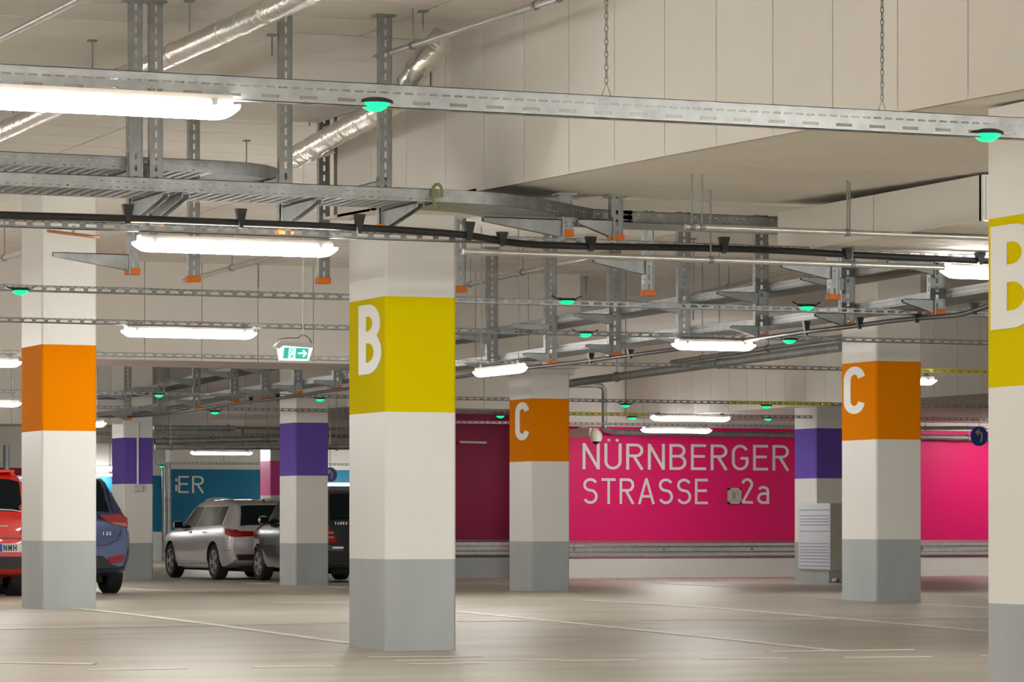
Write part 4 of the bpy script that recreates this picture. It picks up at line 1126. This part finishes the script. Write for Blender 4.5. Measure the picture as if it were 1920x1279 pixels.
# --- dark van
van = Car(4.19, 1.74,
    roof=[(0,1.0),(.02,1.06),(.06,1.15),(.14,1.50),(.20,1.60),(.30,1.64),(1.2,1.69),(2.2,1.67),(2.7,1.55),(3.2,1.22),(3.45,1.08),(3.8,.98),(4.05,.86),(4.19,.66)],
    belt=[(0,.98),(.5,1.02),(2.0,1.0),(3.2,1.0),(3.7,.94),(4.0,.80),(4.19,.58)],
    wt=[(0,.90),(.3,.80),(1.0,.80),(2.4,.78),(3.0,.76),(3.5,.84),(4.19,.78)],
    wid=[(0,.93),(.03,.955),(.12,.98),(.6,1.0),(3.2,1.0),(3.7,.96),(4.0,.86),(4.19,.60)],
    zlow=[(0,.34),(.1,.28),(.6,.22),(3.7,.22),(4.19,.28)], gl=None)
def van_extra(e, c):
    for q in [[(.30,1.08),(1.15,1.07),(1.13,1.54),(.36,1.52)], [(1.22,1.07),(2.15,1.06),(2.10,1.57),(1.20,1.55)], [(2.22,1.06),(3.12,1.04),(2.66,1.46),(2.18,1.56)]]:
        side_patch(c, q, -1, off=.006, nu_=10).build('side_window', 'glass', e, smooth=True)
    side_patch(c, [(2.22,1.04),(3.20,1.02),(3.20,1.04),(2.22,1.06)], -1, off=.01, nu_=10, nv=1).build('window_trim', 'chrome', e)
    top_patch(c, .045, .17, .86, .84, off=.006).build('rear_window', 'glass', e, smooth=True)
    top_patch(c, 2.74, 3.38, .86, .92, off=.004).build('windscreen', 'glass', e, smooth=True)
    MB().box((-.55,-.012,1.17), (-.20,.0,1.18)).build('wiper', 'black', e)
    for sd in (-1, 1):
        side_patch(c, [(0,.72),(.10,.74),(.14,1.02),(0,1.0)], sd, off=.006, nu_=6).build('tail_light', 'tail_red', e, smooth=True)
        tl = rear_poly([(sd*.52,.70),(sd*.78,.70),(sd*.79,.97),(sd*.68,1.0)]).build('tail_light', 'tail_red', e)
        for z in (.78, .86): rear_poly([(sd*.60,z),(sd*.765,z),(sd*.765,z+.035),(sd*.60,z+.035)], y=-.010).build('reversing_light', 'tail_clear', e)
    rear_poly([(-.62,.60),(-.42,.60),(-.42,.635),(-.62,.635)], y=-.012).build('badge_strip', 'chrome', e)
    rear_poly([(-.76,.36),(.76,.36),(.78,.56),(-.78,.56)], y=-.014, th=.02).build('bumper_insert', 'black', e)
    mb = MB(); u = -.58
    for ch_ in ['V', 'A', 'N', 'E', 'O']:
        letter(ch_, .6, .16, .05, (u, -.004, 1.015), (1,0,0), (0,-1,0), 'badge_letter', 'chrome', e, thick=.004); u += .05
    seam(e, c, -1, [(3.25,.32),(3.30,.6),(3.25,1.0)]); seam(e, c, -1, [(2.2,.30),(2.2,1.05)])
    side_patch(c, [(3.35,.62),(4.0,.60),(4.0,.61),(3.35,.63)], -1, off=.006, nu_=8, nv=1).build('fender_crease', 'dark_paint', e)
    mirror(e, c, 2.95, 1.04, -1, 'chrome')
    plate(e, .1, .80, 'NM')
build_car('van', 'dark compact van half hidden behind the purple column', 19.55, 55.95, van, 'dark_paint', (.62, 3.42), .31, [(0,-1),(0,1),(1,-1),(1,1)], van_extra)

# --- blue hatchback
blu = Car(4.10, 1.77,
    roof=[(0,.98),(.02,1.04),(.06,1.10),(.16,1.30),(.28,1.50),(.38,1.58),(.6,1.60),(1.6,1.62),(2.4,1.54),(3.0,1.18),(3.4,1.0),(3.9,.86),(4.10,.6)],
    belt=[(0,.96),(.4,1.10),(2.0,1.02),(3.2,.96),(3.8,.82),(4.10,.52)],
    wt=[(0,.84),(.15,.70),(.4,.66),(1.0,.72),(2.4,.72),(3.2,.8),(4.10,.76)],
    wid=[(0,.90),(.03,.94),(.12,.98),(.5,1.0),(3.2,1.0),(3.8,.92),(4.10,.6)],
    zlow=[(0,.36),(.1,.30),(.6,.22),(3.7,.22),(4.10,.28)], gl=None)
def blue_extra(e, c):
    top_patch(c, .075, .34, .98, .98, off=.006).build('rear_window', 'glass', e, smooth=True)
    for sd in (-1, 1):
        side_patch(c, [(.20,1.13),(.9,1.12),(.85,1.50),(.42,1.48)], sd, off=.006, nu_=8).build('side_window', 'glass', e, smooth=True)
        side_patch(c, [(.0,.93),(.40,1.0),(.44,1.12),(.0,.955)], sd, off=.008, nu_=8).build('tail_light', 'tail_red', e, smooth=True)
        MB().prism([(sd*.40,1.07),(sd*.58,.94),(sd*.80,.905),(sd*.80,1.03),(sd*.70,1.085)], 1, -.012, .06).build('tail_light', 'tail_red', e)
        MB().prism([(sd*.56,.975),(sd*.62,.945),(sd*.79,.918),(sd*.79,.962)], 1, -.016, -.012).build('reversing_light', 'tail_clear', e)
        rear_poly([(sd*.52,.50),(sd*.76,.54),(sd*.74,.44),(sd*.56,.41)], y=-.014).build('reflector', 'tail_red', e)
        rear_poly([(sd*.0,.36),(sd*.74,.36),(sd*.60,.40),(sd*.46,.52),(sd*.0,.55)], y=-.010).build('bumper_insert', 'black', e)
        mb = MB(); A, B = ribbon([(sd*.0,.66),(sd*.52,.665),(sd*.66,.73),(sd*.72,.86)], .010)
        for i in range(3): mb.add([(A[i][0],-.002,A[i][1]),(A[i+1][0],-.002,A[i+1][1]),(B[i+1][0],-.002,B[i+1][1]),(B[i][0],-.002,B[i][1])], [(0,1,2,3)])
        mb.build('tailgate_gap', 'black', e)
    u = .46
    for ch_ in 'I2C': letter(ch_, .6 if ch_ != 'I' else .3, .16, .045, (u, -.004, .80), (1,0,0), (0,-1,0), 'badge_letter', 'chrome', e, thick=.004); u += .045
    rear_poly([(-.78,.56),(.78,.56),(.80,.62),(-.80,.62)], y=-.02, th=.03).build('bumper_lip', 'blue_paint', e, smooth=False)
    plate(e, 0, .82, 'NM')
pBl = P(250, 985, 1.80)
build_car('blue_hatchback', 'blue hatchback with red tail lights behind the orange column', pBl.x-1.77, pBl.y, blu, 'blue_paint', (.72, 3.33), .315, [(0,-1),(0,1),(1,-1),(1,1)], blue_extra)

# --- red hatchback
red = Car(3.90, 1.72,
    roof=[(0,1.0),(.02,1.06),(.06,1.12),(.14,1.36),(.22,1.57),(.32,1.605),(1.5,1.63),(2.3,1.55),(2.9,1.18),(3.3,1.0),(3.7,.86),(3.90,.6)],
    belt=[(0,.98),(.4,1.06),(2.0,1.02),(3.1,.96),(3.6,.82),(3.90,.52)],
    wt=[(0,.92),(.15,.84),(.4,.80),(1.0,.78),(2.4,.75),(3.2,.8),(3.90,.76)],
    wid=[(0,.92),(.03,.95),(.12,.98),(.5,1.0),(3.2,1.0),(3.6,.92),(3.90,.6)],
    zlow=[(0,.36),(.1,.30),(.6,.22),(3.6,.22),(3.90,.28)], gl=None)
def red_extra(e, c):
    top_patch(c, .05, .19, .97, .97, off=.006).build('rear_window', 'glass', e, smooth=True)
    top_patch(c, .056, .062, .96, .96, off=.010, nv=1).build('window_seal', 'plate_white', e)
    MB().box((-.62,.10,1.585), (.62,.34,1.625)).build('roof_spoiler', 'red_paint', e, bevel=.012)
    MB().box((-.15,.095,1.60), (.15,.11,1.615)).build('brake_light', 'tail_red', e)
    for sd in (-1, 1):
        rear_poly([(sd*.66,.80),(sd*.78,.80),(sd*.79,1.0),(sd*.70,1.0)]).build('tail_light', 'tail_red', e)
    rear_poly([(-.78,.36),(.78,.36),(.80,.52),(-.80,.52)], y=-.02, th=.04).build('bumper_insert', 'black', e)
    rear_poly([(-.78,.745),(.78,.745),(.78,.755),(-.78,.755)], y=-.003).build('tailgate_gap', 'black', e)
    plate(e, .60, .63, 'NMH', w=.44)
    for (z, n_) in [(.90, 9), (.87, 5)]:
        u = .24
        for i in range(n_):
            rear_poly([(u,z),(u+.022,z),(u+.022,z+.016),(u,z+.016)], y=-.004, th=.006).build('lettering', 'plate_white', e); u += .03
pRd = P(66, 985, 1.70)
build_car('red_hatchback', 'bright red hatchback cut by the left picture edge', pRd.x-1.72, pRd.y, red, 'red_paint', (.62, 3.1), .31, [(0,-1),(0,1),(1,-1),(1,1)], red_extra)

# round orange-brown cover below the second channel
o = Pv(137, 440, v2+.02)
e = tag(empty('round_cover', o), 'flat round orange cover at the top of the left orange column', 'cover')
MB().lathe([(-.006,0),(-.006,.165),(.006,.17),(.012,.16),(.012,0)], 32, 'z').build('disc', 'cover_orange', e, smooth=True)
MB().tube([(0,0,.01),(0,0,.06)], .01, 8).build('stem', 'galv', e)
e.rotation_euler = (R(6), R(5), 0)
